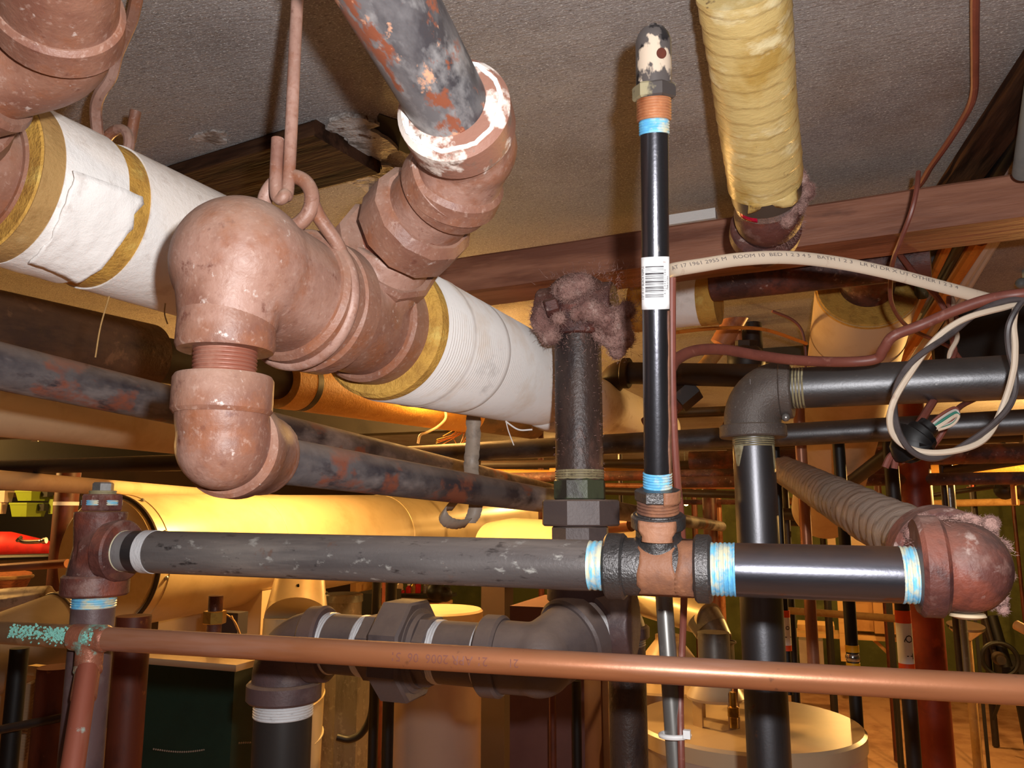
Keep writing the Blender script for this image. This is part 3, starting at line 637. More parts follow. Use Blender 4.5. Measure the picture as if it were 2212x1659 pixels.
# rust streak as a thin crust over the tee
def crust(root, fn_pts, th=.0006, label=None, mat=streak):
    vs = []; fs = []; rows = fn_pts; m = len(rows[0])
    for r_ in rows: vs += r_
    for i in range(len(rows)-1):
        for j in range(m-1): a = i*m+j; fs.append((a, a+1, a+m+1, a+m))
    mb = MB(); mb.add(vs, fs); o = part('rust_stain', mb, mat, root, label); md = o.modifiers.new('t', 'SOLIDIFY'); md.thickness = th; md.offset = 0; return o
def tube_pt(c, d, r, a):                       # a=0 faces camera, + towards screen left (for upright) / up (for level)
    tt = CAM-c; tt = (tt-d*tt.dot(d)).normalized(); u = d.cross(tt).normalized(); return c+tt*(r*math.cos(a))+u*(r*math.sin(a))
rows = []
for i in range(19):
    y = lerp(1118, 1292, i/18); row = []
    for j in range(11):
        v_ = j/10*2-1
        if y < 1165:
            c = lerp(tcn, tcn+upl*.046, (1222-y)/110); r_ = .0225 if y < 1135 else lerp(.0225, .0238, min(1, (y-1135)/14)); a = -v_*(.72 if y < 1140 else .52)+.05
            row.append(tube_pt(c, upl, r_, -a-.1*mnoise.noise(Vector((y*.05, j, 1)))))
        else:
            wdt = lerp(.030, .026, (y-1165)/60) if y < 1222 else lerp(.026, .040, (y-1222)/70)
            ctr = 1424+ (0 if y < 1240 else (y-1240)*.25)
            c = hx(ctr)+hd*(v_*wdt*.5*(1+.25*mnoise.noise(Vector((y*.06, j*.9, 3))))); a = lerp(-1.25, 1.2, (y-1165)/127)
            row.append(tube_pt(c, hd, .0241, a))
    rows.append(row)
crust(t, rows, .0008, 'orange rust streak down the middle')
rows = []
for i in range(15):
    a = lerp(1.25, -1.2, i/14); c = hx(1490-6*math.sin(i*.5)); rows.append([tube_pt(c+hd*(lerp(-.009, .0055, j/4)*(1+.2*mnoise.noise(Vector((i*.4, j, 8))))), hd, .0241, a) for j in range(5)])
crust(t, rows, .0008, 'rust run beside the right collar')
# bushing on top of the tee
bA = tcn+upl*.0455
t = thing('hex_bushing', 'rust stained hexagonal bushing on top of the black tee', 'pipe fitting', bA)
part('thread', MB().lathe(bA, bA+upl, threads(0, .0105, .0172, .0026, .0011), 40), streak, t)
part('hexagon', MB().nut(bA+upl*.010, bA+upl*.020, .0188, 6, .35), castblack, t)
rows = []
for i in range(6):
    rows.append([tube_pt(bA+upl*(.0098+.0106*i/5), upl, .0192-.0012*abs(j-3)/3, lerp(.25, 1.45, j/6)*1.0) for j in range(7)])
crust(t, [[p for p in r_] for r_ in rows], .0008, 'orange rust patch')
# upright 1/2 inch nipple
vA, vB = P(1421, 1105, .652), P(1411, 60, .612); vd = (vB-vA).normalized()
def vy(py):
    lo, hi = -.3, 1.3
    for _ in range(40):
        m_ = (lo+hi)/2; p_ = lerp(vA, vB, m_)-CAM; y_ = CY-F*(p_.z*cp-p_.y*sp)/(p_.y*cp+p_.z*sp)
        if y_ > py: lo = m_
        else: hi = m_
    return lerp(vA, vB, lo)
RV = .01095
t = thing('steel_pipe', 'upright slim black pipe with a white barcode label', 'pipe', vy(1050))
part('pipe_wall', MB().lathe(vy(1048), vy(262), [((vy(1048)-vy(262)).length*i/30, RV) for i in range(31)], 44), M('nipple_black', (100, 100, 106), [((76, 76, 82), 26, .48, .2, ST), ((168, 170, 164), 26, .63, .06, (1, 1, .35)), ((150, 146, 142), 110, .68, .06)], .26, .93, [(240, .12, .001)]), t)
part('thread_dope', MB().lathe(vy(1060), vy(1020), threads(0, (vy(1060)-vy(1020)).length, RV+.0011, .0021, .0006), 40), bluetape, t, 'blue and cream sealant')
part('thread_dope', MB().lathe(vy(292), vy(244), threads(0, (vy(292)-vy(244)).length, RV+.0011, .0021, .0006), 40), bluetape, t, 'blue and cream sealant')
rows = [[tube_pt(vy(lerp(672, 1046, i/20)), vd, RV+.0004, lerp(.95, 1.62, j/4)*(1 + .10*mnoise.noise(Vector((i*.35, j, 4))))*1.0) for j in range(5)] for i in range(21)]
crust(t, rows, .0006, 'rust run down its right side')
# label
lab = MB(); rows = []
for i in range(9):
    rows.append([tube_pt(vy(lerp(668, 556, i/8)), vd, RV+.0005, lerp(-1.42, 1.3, j/24)) for j in range(25)])
lo = crust(t, rows, .0002, 'white paper barcode label', white_m); lo.name = 'paper_label'
def vlab(px, py): # pixel in the label -> surface
    c = vy(py); w_px = RV*F/((c-CAM).y*cp+(c-CAM).z*sp); ctr = CX+F*(c-CAM).x/((c-CAM).y*cp+(c-CAM).z*sp)
    return tube_pt(c, vd, RV+.0008, math.asin(max(-.99, min(.99, (px-ctr)/w_px))))
mb = MB(); y = 575.0; rnd = random.Random(3)
bars = [(576, 2.4), (580.5, .8), (583.5, .8), (587, .8), (590, 4), (596, 1.4), (598.5, 1.2), (601, 1.8), (605, 1), (607.5, 3.2), (612, 1.2), (614, 1.1), (616, 1), (619.5, 2.6), (623, 2), (627, 2.4), (631, 1.0), (635.5, 1.6), (638, 1.2), (640.5, 1.6)]
for (y, h_) in bars:
    x0, x1 = 1396, 1432; n_ = 8; vs = []
    for k in range(n_+1):
        x = lerp(x0, x1, k/n_); vs += [vlab(x, y), vlab(x, y+h_)]
    mb.add(vs, [(2*k, 2*k+2, 2*k+3, 2*k+1) for k in range(n_)])
part('barcode', mb, ink, lo, base=WLOC(t)); bpy.context.view_layer.update()
mb = MB()
for txt, size, px, py in (('1/2" X 12" BLACK NIPPLE', 6.6, 1391.5, 611),):
    vs_, fs_ = text_polys(txt, 1.0); mb.add([vlab(px - v.y*size, py - v.x*size) for v in vs_], fs_)
for txt, size, px, py in (('4  0 2 4 4 8 0 1 0 8 8', 6.2, 1434.6, 610), ('Made in China', 5.0, 1439.2, 612)):
    vs_, fs_ = text_polys(txt, 1.0); mb.add([vlab(px - v.y*size, py - v.x*size) for v in vs_], fs_)
part('lettering', mb, ink, lo, base=WLOC(t))
mb = MB(); vs_, fs_ = text_polys('186', 1.0); mb.add([vlab(1432+v.x*5, 568-v.y*6) for v in vs_], fs_); part('price_mark', mb, incised, lo, base=WLOC(t))
# vent at the top
t = thing('air_vent', 'black and white paint splashed air vent on top of the upright pipe', 'air vent', vy(245))
a_, b_ = vy(262), vy(205); part('thread', MB().lathe(a_, b_, [(0, .010)]+threads(0, (a_-b_).length, .0136, .0021, .0009), 40), orangebrown, t, 'orange rusty threads')
a_, b_ = vy(216), vy(183); part('hexagon', MB().nut(a_, b_, .0170, 6, .2), M('hex_paint', (150, 140, 110), [((70, 64, 62), 20, .5, .05), ((150, 90, 56), 26, .6, .05)], .35), t)
a_, b_ = vy(186), vy(52); Lc = (a_-b_).length
part('cap', MB().lathe(a_, b_, [(0, .0138), (Lc*.70, .0138), (Lc*.74, .0136), (Lc*.84, .0118), (Lc*.93, .0085), (Lc*.96, .004), (Lc*1.0, .0028), (Lc*1.01, .001)], 44), ventm, t)
part('vent_hole', MB().lathe(tube_pt(vy(127), vd, .0135, .45), tube_pt(vy(127), vd, .02, .45), [(0, .0040), (.0009, .0040)], 20), browncol, t)

# left bronze coloured tee, plug, lower pipe
lt = hx(212); LUP = V
t = thing('pipe_tee', 'rusty red tee with blue tape at the left end of the front pipe', 'pipe fitting', lt)
lv = lambda py: Vector((lt.x, lt.y, vz(lt.x, lt.y, py)))
cast('tee_body', [([lv(1105), lv(1180), lv(1262)], [.026, .0235, .030], 40), ([lt, hx(262)], .028, 40)], rust2, t, voxel=.0018, it=8)
part('collar', MB().lathe(lv(1286), lv(1000), collar_prof(.021, .028, .0325, .002), 44), rust2, t)
part('collar', MB().lathe(hx(240), hx(330), collar_prof(.017, .026, .0315, .002), 48), rust2, t)
t = thing('hex_bushing', 'rusty square plug with blue smear topping the left tee', 'pipe fitting', lv(1100))
part('hexagon', MB().nut(lv(1104), lv(1068), .0215, 6, .5), rust2, t)
part('blue_smear', MB().lathe(lv(1092), lv(1050), [(0, .0185)]+threads(0, .0055, .0198, .0018, .0005), 40), bluetape, t, 'smear of blue sealant')
part('thread', MB().lathe(lv(1068), lv(1000), threads(0, .004, .0135, .0016, .0008), 30), tandope, t)
part('plug', MB().nut(lv(1066), lv(1042), .0105, 6, .2), galv, t, 'glossy square plug')
t = thing('steel_pipe', 'reddish pipe dropping from the left tee behind the copper pipe', 'pipe', lv(1310))
lb = Vector((lt.x-.0, lt.y, vz(lt.x, lt.y, 1800)))
part('pipe_wall', MB().sweep([lv(1284), lb], .0209, 40), plum, t)
part('thread_dope', MB().lathe(lv(1312), lv(1270), threads(0, .012, .0215, .0022, .0006), 40), bluetape, t, 'bright blue tape')

# right rusty elbow with lint + wrapped pipe going back
rc = hx(2090); rc = rc+V*.007+hd*-.003; w0, w1 = P(2078, 1205, .612), P(1738, 1040, 1.34); wdir = (w1-rc).normalized()
t = thing('pipe_elbow', 'red rusty elbow covered in lint at the right end of the front pipe', 'pipe fitting', rc)
cast('elbow_body', [(arc(rc, -hd, wdir, .030, .05, .022), .0335, 44), lambda mb: mb.ball(rc, .0335, 28)], rust2, t, voxel=.0018, it=7)
part('collar', MB().lathe(rc-hd*.0315, rc, collar_prof(.0185, .033, .0375, .003), 52), rust2, t)
part('collar', MB().lathe(rc+wdir*.062, rc, collar_prof(.03, .033, .0395, .003), 52), rust2, t)
def around(rnd):
    a = rnd.uniform(.3, 3.0); th = rnd.uniform(-1.2, 1.3); n_ = (V*math.sin(a)*1+E*math.cos(a)-D*.4*rnd.uniform(-1, 1)).normalized(); return rc+n_*.034+wdir*rnd.uniform(-.01, .05), n_
fluff(t, [rc+V*.027+wdir*.02-hd*(.02-.01*i)+wdir*(-.003*i) for i in range(5)]+[rc+V*.022+hd*.016+wdir*.012, rc+hd*.026+V*.012+wdir*.012, rc+hd*.028-V*.006+wdir*.012, rc+hd*.020-V*.024+wdir*.008], .0062, 90, 4)
lint('lint_strands', t, around, 900, .0036, None, .0002, 3)
dp = P(2090, 1322, .585)
part('water_drop', MB().lathe(dp, dp-V, [(0, .004), (.001, .0115), (.003, .0125), (.0048, .008), (.0055, .002)], 20), cream, t, 'pale lump hanging underneath')
t = thing('wrapped_pipe', 'grey plastic wrapped pipe leading back from the lint covered elbow', 'pipe', lerp(rc, w1, .5))
pts = [lerp(rc+wdir*.02, w1+(w1-rc)*.35, i/150) for i in range(151)]
part('spiral_wrap', MB().sweep(pts, .0272, 48, True, fn=lambda L, a: 1+.13*(((L/.031+a/(2*math.pi)) % 1.0))-.05+.05*mnoise.noise(Vector((math.cos(a)*2, math.sin(a)*2, L*18)))), greywrap, t, sharp=.9)

# ------------------------------------------------------------------ copper
CA, CB = P(230, 1380, .765), P(2260, 1494, .585); cd = (CB-CA).normalized(); cxp = lambda px: atx(CA, CB, px)
CC = CA+(CB-CA)*1.5
t = thing('copper_pipe', 'long copper pipe across the bottom of the picture', 'pipe', cxp(1100))
part('tube', MB().sweep([lerp(cxp(190), CC, i/30) for i in range(31)], .0111, 40), copper, t)
part('solder_sleeve', MB().lathe(cxp(190), cxp(400), [(0, .0111), (.0, .0128), (.019, .0130), (.021, .0122), (.0225, .0112)], 36), patina, t, 'soldered sleeve end')
fn = None; a_, b_ = cxp(860), cxp(1120); sL = 0
def ctext(txt, size, px, dy=0.0):
    c = cxp(px); vs_, fs_ = text_polys(txt, size); mb = MB()
    mb.add([tube_pt(c-cd*v.x, cd, .0112+.0004, (v.y+dy)/.0111) for v in vs_], fs_); return mb
part('stamped_text', ctext('21 APR 2006  06  51', .0105, 955, .001), incised, t, 'upside down stamped date', sharp=3)
part('stamped_text', ctext('21', .0095, 1115, .001), incised, t)
lc = cxp(196); lz = lambda py: Vector((lc.x, lc.y, vz(lc.x, lc.y, py)))
t = thing('copper_tee', 'corroded copper tee with green verdigris at the lower left', 'pipe fitting', lc)
cl_ = P(-60, 1362, .83); cld = (cl_-lc).normalized()
cast('tee_body', [([lc+cd*.018, lc-cd*.02], .0128, 32), ([lc, lz(1440)], .0126, 32)], patina, t, voxel=.0012, it=5)
mb = MB(); rnd = random.Random(5)
for k in range(360):
    u = rnd.random(); c = lc+cld*(u*.115-.012); a = rnd.gauss(-.15, .32); p = tube_pt(c, cd, .0125, a); nr = (p-c).normalized(); mb.lathe(p-nr*.001, p+nr, [(0, rnd.uniform(.0006, .0018)), (.0013, rnd.uniform(.0003, .001))], 6)
part('verdigris_crust', mb, verdigris, t, 'green crust', 'stuff')
pipe('copper_pipe', 'corroded copper pipe leaving the copper tee to the left', 'pipe', lc+cld*.012, lc+cld*.45, .0114, M('dull_copper', (120, 92, 66), [((92, 66, 48), 18, .47, .2, ST), ((150, 120, 90), 26, .58, .1), ((132, 190, 176), 26, .66, .05)], .45, .3, [(150, .3, .002)]), 36)
t = thing('copper_pipe', 'upright copper pipe with green streaks below the copper tee', 'pipe', lz(1500))
lb = P(157, 1659, .700); ldn = (lb-lz(1430)).normalized()
part('tube', MB().sweep([lz(1425), lb+ldn*.08], .0100, 36), M('red_copper', (134, 72, 54), [((104, 50, 38), 14, .46, .2, ST), ((156, 104, 84), 16, .56, .12, ST), ((150, 160, 150), 26, .66, .05)], .5, .15), t)
part('solder_sleeve', MB().lathe(lz(1442), lb, [(0, .0128), (.004, .0128), (.006, .0112), (.03, .0114), (.032, .011)], 32), patina, t)

# ------------------------------------------------------------------ upright rusty pipe with union in the middle
uA, uB = P(1250, 650, 1.0), P(1253, 1100, .985)
uy = lambda py: Vector((uB.x, uB.y, vz(uB.x, uB.y, py)))
t = thing('steel_pipe', 'upright dark rusty pipe between the white pipe and the slim black one', 'pipe', uy(1030))
part('pipe_wall', MB().lathe(uy(1040), uy(690), [((uy(1040)-uy(690)).length*i/20, .0302) for i in range(21)], 44), ironrust, t)
part('thread', MB().lathe(uy(1036), uy(1000), threads(0, .012, .031, .0026, .0009), 40), tandope, t)
def onp(rnd):
    a = rnd.uniform(-2, 2); h_ = rnd.uniform(0, 1); c = lerp(uy(1035), uy(720), h_); p = tube_pt(c, V, .030, a); return p, (p-c).normalized()
lint('lint_strands', t, onp, 400, .004, None, .0003, 9)
tt = uy(672)
t = thing('pipe_tee', 'lint covered rusty fitting under the wooden beam', 'pipe fitting', tt)
cast('tee_body', [([uy(730), uy(640)], .038, 40), ([tt-E*.05, tt+E*.05], .034, 40), lambda mb: mb.ball(uy(665), .046, 24)], rust2, t, voxel=.0025, it=8)
part('bolt', MB().nut(P(1178, 668, .985), P(1205, 660, .985), .012, 6), rust2, t)
fluff(t, [tt+E*.0-D*.03, tt+E*.02-D*.035-V*.01, tt-E*.03-D*.03, tt+E*.045-D*.02-V*.02, tt+E*.055-D*.015-V*.035, tt+V*.015-D*.03, tt-E*.01-D*.035-V*.03], .016, 60, 5)
def onf(rnd):
    n_ = Vector((rnd.gauss(0, 1), -abs(rnd.gauss(0, 1)), rnd.gauss(0, .8))).normalized(); return tt+n_*.045+E*rnd.uniform(-.02, .06)-V*rnd.uniform(-.02, .035), n_
lint('lint_strands', t, onf, 1600, .008, None, .0003, 4)
t = thing('pipe_union', 'dark octagonal union with olive coupling on the upright rusty pipe', 'pipe fitting', uy(1165))
part('coupling', MB().nut(uy(1082), uy(1034), .0335, 8, .2, .003), olive, t, 'olive painted coupling')
part('union_nut', MB().nut(uy(1136), uy(1080), .0505, 8, .39, .002), uniongrey, t)
part('lower_hub', MB().nut(uy(1175), uy(1136), .0365, 8, .2, .002), uniongrey, t)
part('pipe_stub', MB().sweep([uy(1270), uy(1170)], .031, 40), ironrust, t)

# ------------------------------------------------------------------ lower plum coloured run with union
qa, qb = P(760, 1393, .985), P(1030, 1414, .925); qd = (qb-qa).normalized(); qx = lambda px: atx(qa, qb, px)
kE = P(618, 1393, 1.01); kv = lambda py: Vector((kE.x, kE.y, vz(kE.x, kE.y, py)))
t = thing('pipe_elbow', 'large plum brown elbow behind the copper pipe at lower left', 'pipe fitting', kE)
toq = (qx(720)-kE).normalized()
cast('elbow_body', [(arc(kE, toq, -V, .05, .06, .042), .0405, 44)], plum, t, voxel=.0022, it=5)
part('collar', MB().lathe(kE+toq*.059, kE, collar_prof(.024, .0405, .0465, .003), 56), plum, t)
part('collar', MB().lathe(kv(1513), kv(1300), collar_prof(.024, .0405, .0465, .003), 56), plum, t)
t = thing('steel_pipe', 'upright dark pipe with silvery tape under the plum elbow', 'pipe', kv(1540))
part('pipe_wall', MB().sweep([kv(1500), kv(1850)], .0362, 44), M('dark_green_pipe', (50, 46, 44), [((34, 34, 34), 14, .46, .2, ST), ((84, 74, 66), 20, .58, .12, ST)], .4, .2), t)
part('tape_ring', MB().lathe(kv(1546), kv(1500), threads(0, .026, .0372, .003, .0008), 48), ptfe, t, 'silvery thread tape')
t = thing('steel_pipe', 'dark pipe piece between plum elbow and octagonal union', 'pipe', qx(740))
part('pipe_wall', MB().sweep([qx(690), qx(805)], .0362, 48), uniongrey, t)
part('tape_ring', MB().lathe(qx(696), qx(760), threads(0, (qx(696)-qx(722)).length, .0376, .0034, .0008), 52), ptfe, t, 'silvery thread tape')
part('tape_ring', MB().lathe(qx(784), qx(860), threads(0, (qx(784)-qx(799)).length, .0370, .003, .0006), 52), ptfe, t, 'silvery thread tape')
t = thing('pipe_union', 'large grey octagonal union nut behind the copper pipe', 'pipe fitting', qx(880))
part('left_hub', MB().nut(qx(798), qx(850), .0405, 8, .39, .002), uniongrey, t)
part('union_nut', MB().nut(qx(842), qx(906), .0615, 8, .39, .003), uniongrey, t)
part('right_ring', MB().lathe(qx(900), qx(960), [(0, .05), (.005, .049), (.006, .044), (.012, .043)], 48), uniongrey, t)
part('right_hub', MB().nut(qx(908), qx(944), .0415, 8, .39, .002), uniongrey, t)
t = thing('steel_pipe', 'dark pipe piece between octagonal union and angled elbow', 'pipe', qx(1000))
part('pipe_wall', MB().sweep([qx(930), qx(1060)], .0362, 48), uniongrey, t)
part('tape_ring', MB().lathe(qx(940), qx(1000), threads(0, (qx(940)-qx(958)).length, .0372, .003, .0008), 52), ptfe, t, 'silvery thread tape')
part('tape_ring', MB().lathe(qx(1037), qx(1100), threads(0, (qx(1037)-qx(1046)).length, .0370, .003, .0006), 52), ptfe, t, 'silvery thread tape')
qe = qx(1165); ut = uy(1345); ut = Vector((ut.x+.015, ut.y, ut.z)); bkv = (ut-qe).normalized()
t = thing('pipe_elbow', 'plum grey bent elbow leading back to the tee on the upright pipe', 'pipe fitting', qe)
cast('elbow_body', [([qx(1050), qe, qe+bkv*.07], [.041, .042, .043], 44), lambda mb: mb.ball(qe, .042, 28)], uniongrey, t, voxel=.0022, it=8)
part('collar', MB().lathe(qx(1046), qx(1200), collar_prof(.025, .040, .0462, .003), 56), uniongrey, t)
part('rim', MB().lathe(qe+bkv*.05, ut, collar_prof(.024, .042, .0485, .003), 56), uniongrey, t)
part('tape_ring', MB().lathe(qe+bkv*.074, ut, [(0, .0455), (.003, .046), (.006, .0455)], 52), ptfe, t, 'silvery thread tape')
t = thing('pipe_tee', 'dark tee at the foot of the upright rusty pipe', 'pipe fitting', ut)
cast('tee_body', [([uy(1262), uy(1430)], .036, 40), ([ut, qe+bkv*.085], .044, 44), ([ut, ut+E*.05], .042, 40)], plum, t, voxel=.0025, it=6)
part('collar', MB().lathe(qe+bkv*.08, ut, collar_prof(.022, .044, .050, .003), 56), plum, t)
part('collar', MB().lathe(uy(1300), uy(1200), collar_prof(.02, .036, .042, .003), 48), plum, t)
xe = P(1352, 1325, 1.25); xv = lambda py: Vector((xe.x, xe.y, vz(xe.x, xe.y, py)))
t = thing('pipe_elbow', 'small dark elbow behind the tee turning down', 'pipe fitting', xe)
cast('elbow_body', [(arc(xe, -E, -V, .05, .04, .03), .031, 36)], plum, t, voxel=.0025, it=5)
part('collar', MB().lathe(xv(1378), xv(1300), collar_prof(.02, .031, .0365, .003), 44), plum, t)
part('collar', MB().lathe(xe-E*.045, xe, collar_prof(.018, .031, .0365, .003), 44), plum, t)
t = thing('steel_pipe', 'upright dark pipe below the small elbow at bottom centre', 'pipe', xv(1500))
part('pipe_wall', MB().sweep([xv(1380), xv(1900)], .0295, 40), ironrust, t)
part('thread', MB().lathe(xv(1394), xv(1370), threads(0, .014, .0302, .003, .0009), 36), galv, t)

# ------------------------------------------------------------------ right black pipes
ka, kb = P(1730, 838, 1.10), P(2300, 809, .97); kdv = (kb-ka).normalized(); kx = lambda px: atx(ka, kb, px)
kc = kx(1622); kvy = lambda py: Vector((kc.x, kc.y, vz(kc.x, kc.y, py)))
t = thing('pipe_elbow', 'dusty grey iron elbow at the corner of the black pipes', 'pipe fitting', kc)
cast('elbow_body', [(arc(kc, kdv, -V, .055, .06, .044), .0395, 44)], castgrey, t, voxel=.0018, it=4)
part('collar', MB().lathe(kx(1712), kc, collar_prof(.016, .036, .0425, .002), 52), castgrey, t)
part('collar', MB().lathe(kvy(946), kc, collar_prof(.018, .037, .0462, .002), 52), castgrey, t)
part('casting_boss', MB().ball(kvy(908)+kdv*.046-D*.022, .0058, 14), galv, t, 'round pale boss')
mb = MB(); vs_, fs_ = text_polys('1', .011); c_ = tube_pt(kc+V*.006+kdv*.006, V, .0405, -.15); rx = kdv; mb.add([c_+rx*v.x+V*v.y+(CAM-c_).normalized()*.0015 for v in vs_], fs_)
part('size_mark', mb, inkgrey, t)
t = thing('steel_pipe', 'level black pipe from the dusty elbow to the right edge', 'pipe', kx(1900))
part('pipe_wall', MB().sweep([lerp(kx(1700), kb+(kb-ka)*1.2, i/16) for i in range(17)], .0284, 44), blackdust, t)
part('thread_dope', MB().lathe(kx(1706), kx(1800), threads(0, (kx(1706)-kx(1740)).length, .0289, .0036, .0009), 44), tandope, t, 'tan sealant on the threads')
t = thing('steel_pipe', 'thick upright black pipe with tan sealant drips below the dusty elbow', 'pipe', kvy(1000))
part('pipe_wall', MB().sweep([lerp(kvy(935), kvy(1900), i/16) for i in range(17)], .0286, 44), blackpipe, t)
part('thread_dope', MB().lathe(kvy(966), kvy(900), threads(0, (kvy(966)-kvy(938)).length, .0292, .003, .0009), 44), tandope, t, 'tan sealant on the threads')
for a0, a1, ln in ((-1.3, -.45, 46), (1.05, 1.35, 52)):
    rows = []
    for i in range(9):
        f = i/8; rows.append([tube_pt(kvy(lerp(962, 962+ln, f)), V, .0289, lerp(lerp(a0, (a0+a1)/2-.05, f*.9), lerp(a1, (a0+a1)/2+.05, f*.9), j/4)) for j in range(5)])
    o = crust(t, rows, .0008, 'drip of tan sealant', tandope); o.name = 'sealant_drip'
pipe('steel_pipe', 'second level black pipe passing behind, from centre to the right edge', 'pipe', (835, 986, 2.16), (2760, 882, 1.3), .0240, blackdust, 36, n=16)
# conduit with cable and tie
t = thing('conduit', 'shiny galvanised conduit tube below the black tee', 'conduit', P(1443, 1400, .84))
part('tube', MB().sweep([P(1432, 1255, .85), P(1464, 1720, .80)], .0091, 28), galv, t)
for (x_, y_) in ((1436, 1318), (1439, 1366), (1450, 1520), (1452, 1548)):
    c = P(x_-9, y_, .834); part('cut_mark', MB().box(c, (E, D, V), (.005, .002, .0008)), ink, t)
wire('cable', 'thin brown cable running down beside the slim black pipe and conduit', 'cable', [(1452, 600, .74), (1452, 800, .74), (1456, 930, .745), (1463, 1040, .75), (1470, 1110, .76), (1478, 1240, .80), (1476, 1340, .83), (1470, 1500, .82), (1471, 1600, .80), (1474, 1720, .79)], .0036, wire_b, 10)
t = thing('cable_tie', 'white cable tie binding the cable to the conduit', 'cable tie', P(1455, 1588, .80))
part('band', MB().torus(P(1458, 1588, .808), P(1464, 1720, .80)-P(1432, 1255, .85), .0145, .0026, 36, 8), white_m, t)
part('head', MB().box(P(1484, 1586, .79), (E, D, V), (.007, .006, .008)), white_m, t)
# ------------------------------------------------------------------ yellow wrapped pipe at the ceiling
ya, yb = P(1602, -40, .715), P(1652, 388, .905); yd = (yb-ya).normalized(); YL = (yb-ya).length
t = thing('wrapped_pipe', 'yellow plastic wrapped pipe running along the ceiling at the top right', 'pipe', lerp(ya, yb, .5))
pts = [ya+yd*(YL*i/140) for i in range(141)]
part('spiral_wrap', MB().sweep(pts, .0405, 56, True, fn=lambda L, a: 1+.030*(((L/.020+a/(2*math.pi)) % 1.0))+.045*mnoise.noise(Vector((math.cos(a)*1.6, math.sin(a)*1.6, L*9)))+.012*mnoise.noise(Vector((math.cos(a)*5, math.sin(a)*5, L*60)))), wrap, t, sharp=1.2)
mb = MB(); vs = []; fs = []
for i in range(9):
    for j in range(4): vs.append(tube_pt(yb-yd*.004+yd*(.012*j/3*(1+.5*mnoise.noise(Vector((i, j, 1))))), yd, .0415+.007*j/3*math.sin(i*.9), lerp(-.9, .5, i/8)))
for i in range(8):
    for j in range(3): a = i*4+j; fs.append((a, a+1, a+5, a+4))
mb.add(vs, fs); o = part('torn_edge', mb, wrap, t, 'torn wrap edge'); o.modifiers.new('t', 'SOLIDIFY').thickness = .0008
part('dark_collar', MB().sweep([yb-yd*.002, yb+yd*.022], .0395, 44), M('brown_tape', (74, 62, 54), [], .5), t, 'dark collar')
part('foil_label', MB().sweep([yb+yd*.018, yb+yd*.034], .0372, 44), foil, t, 'shiny foil label')
c = yb+yd*.03
rows = [[tube_pt(yb+yd*(.020+.010*i/3), yd, .0385, lerp(.35, .95, j/5)) for j in range(6)] for i in range(4)]
o = crust(t, rows, .0006, 'red foil label', pinkfoil); o.name = 'red_label'
fb = yb+yd*.055
t = thing('pipe_elbow', 'dusty fitting hung with lint at the end of the yellow wrapped pipe', 'pipe fitting', fb)
dn2 = (P(1640, 560, 1.05)-fb).normalized()
cast('elbow_body', [([yb+yd*.02, fb], .036, 36), lambda mb: mb.ball(fb, .041, 24), ([fb, fb+dn2*.08], .032, 32)], rust2, t, voxel=.0025, it=6)
part('collar', MB().lathe(fb+dn2*.03, fb+dn2, collar_prof(.02, .034, .043), 40), rust2, t)
part('hanging_cord', MB().sweep(spl([(1612, 396, .9), (1622, 420, .9), (1645, 440, .9), (1668, 452, .92)], 6), .0016, 6), blackm, t)
def ony(rnd):
    n_ = Vector((abs(rnd.gauss(.6, .6)), -abs(rnd.gauss(0, .6)), rnd.gauss(0, .8))).normalized(); return fb+n_*.037+yd*rnd.uniform(-.035, .02), n_
fluff(t, [fb+E*.03-D*.01, fb+E*.034+V*.02, fb+E*.02-V*.01-D*.02, fb+E*.036+V*.035], .010, 34, 6)
lint('lint_strands', t, ony, 900, .008, None, .0003, 6)

# ------------------------------------------------------------------ pipes behind the beam
pa, pb = P(1385, 664, 1.62), P(1552, 646, 1.55); pdv = (pb-pa).normalized()
t = thing('insulated_pipe', 'short white wrapped pipe with yellow ends below the beam', 'pipe', lerp(pa, pb, .5))
part('white_wrap', MB().sweep([lerp(pa, pb, i/14) for i in range(1, 14)], .049, 44, fn=lambda L, a: 1+.03*mnoise.noise(Vector((math.cos(a)*4, math.sin(a)*4, L*40)))), paper, t)
part('fibre_end', MB().lathe(pb-pdv*.035, pb+pdv, [(0, .045), (0, .0505), (.035, .0505), (.035, .03)], 40), fibre, t, 'yellow fibre end')
part('fibre_end', MB().lathe(pa-pdv*.015, pb, [(0, .03), (0, .0505), (.035, .0505), (.035, .045)], 40), fibre, t, 'yellow fibre end')
mb = MB(); mb.box(P(1494, 474, 1.372), (dx_, bk, upv), (.085, .03, .018)); single('paper_scrap', 'scrap of white wrapping lying on top of the beam', 'scrap', mb, paper)
part_ = pipe('steel_pipe', 'rust brown pipe passing just below the beam at the right', 'pipe', (1540, 612, 1.50), (2010, 556, 1.32), .035, rust2, 32)
t = thing('flange', 'rust brown flanged fitting below the beam above the cream pipe', 'pipe fitting', P(1880, 600, 1.5))
ga, gb = P(1872, 622, 1.70), P(1806, 965, 2.3); gdv = (gb-ga).normalized()
part('flange_plate', MB().lathe(ga-gdv*.16, ga, [(0, .02), (0, .075), (.03, .075), (.03, .055), (.17, .055), (.17, .02)], 40), rust2, t)
part('bolt', MB().nut(ga-gdv*.17+E*.06, ga-gdv*.1+E*.06, .012), rust2, t)
t = thing('insulated_pipe', 'fat cream insulated pipe with yellow end below the beam', 'pipe', ga)
part('jacket', MB().sweep([lerp(ga, gb, i/8) for i in range(14)], .104, 56), cream, t)
part('fibre_end', MB().lathe(ga-gdv*.004, gb, [(0, .055), (0, .1), (.006, .105), (.012, .1045), (.012, .08)], 56), fibre, t, 'yellow fibre end')
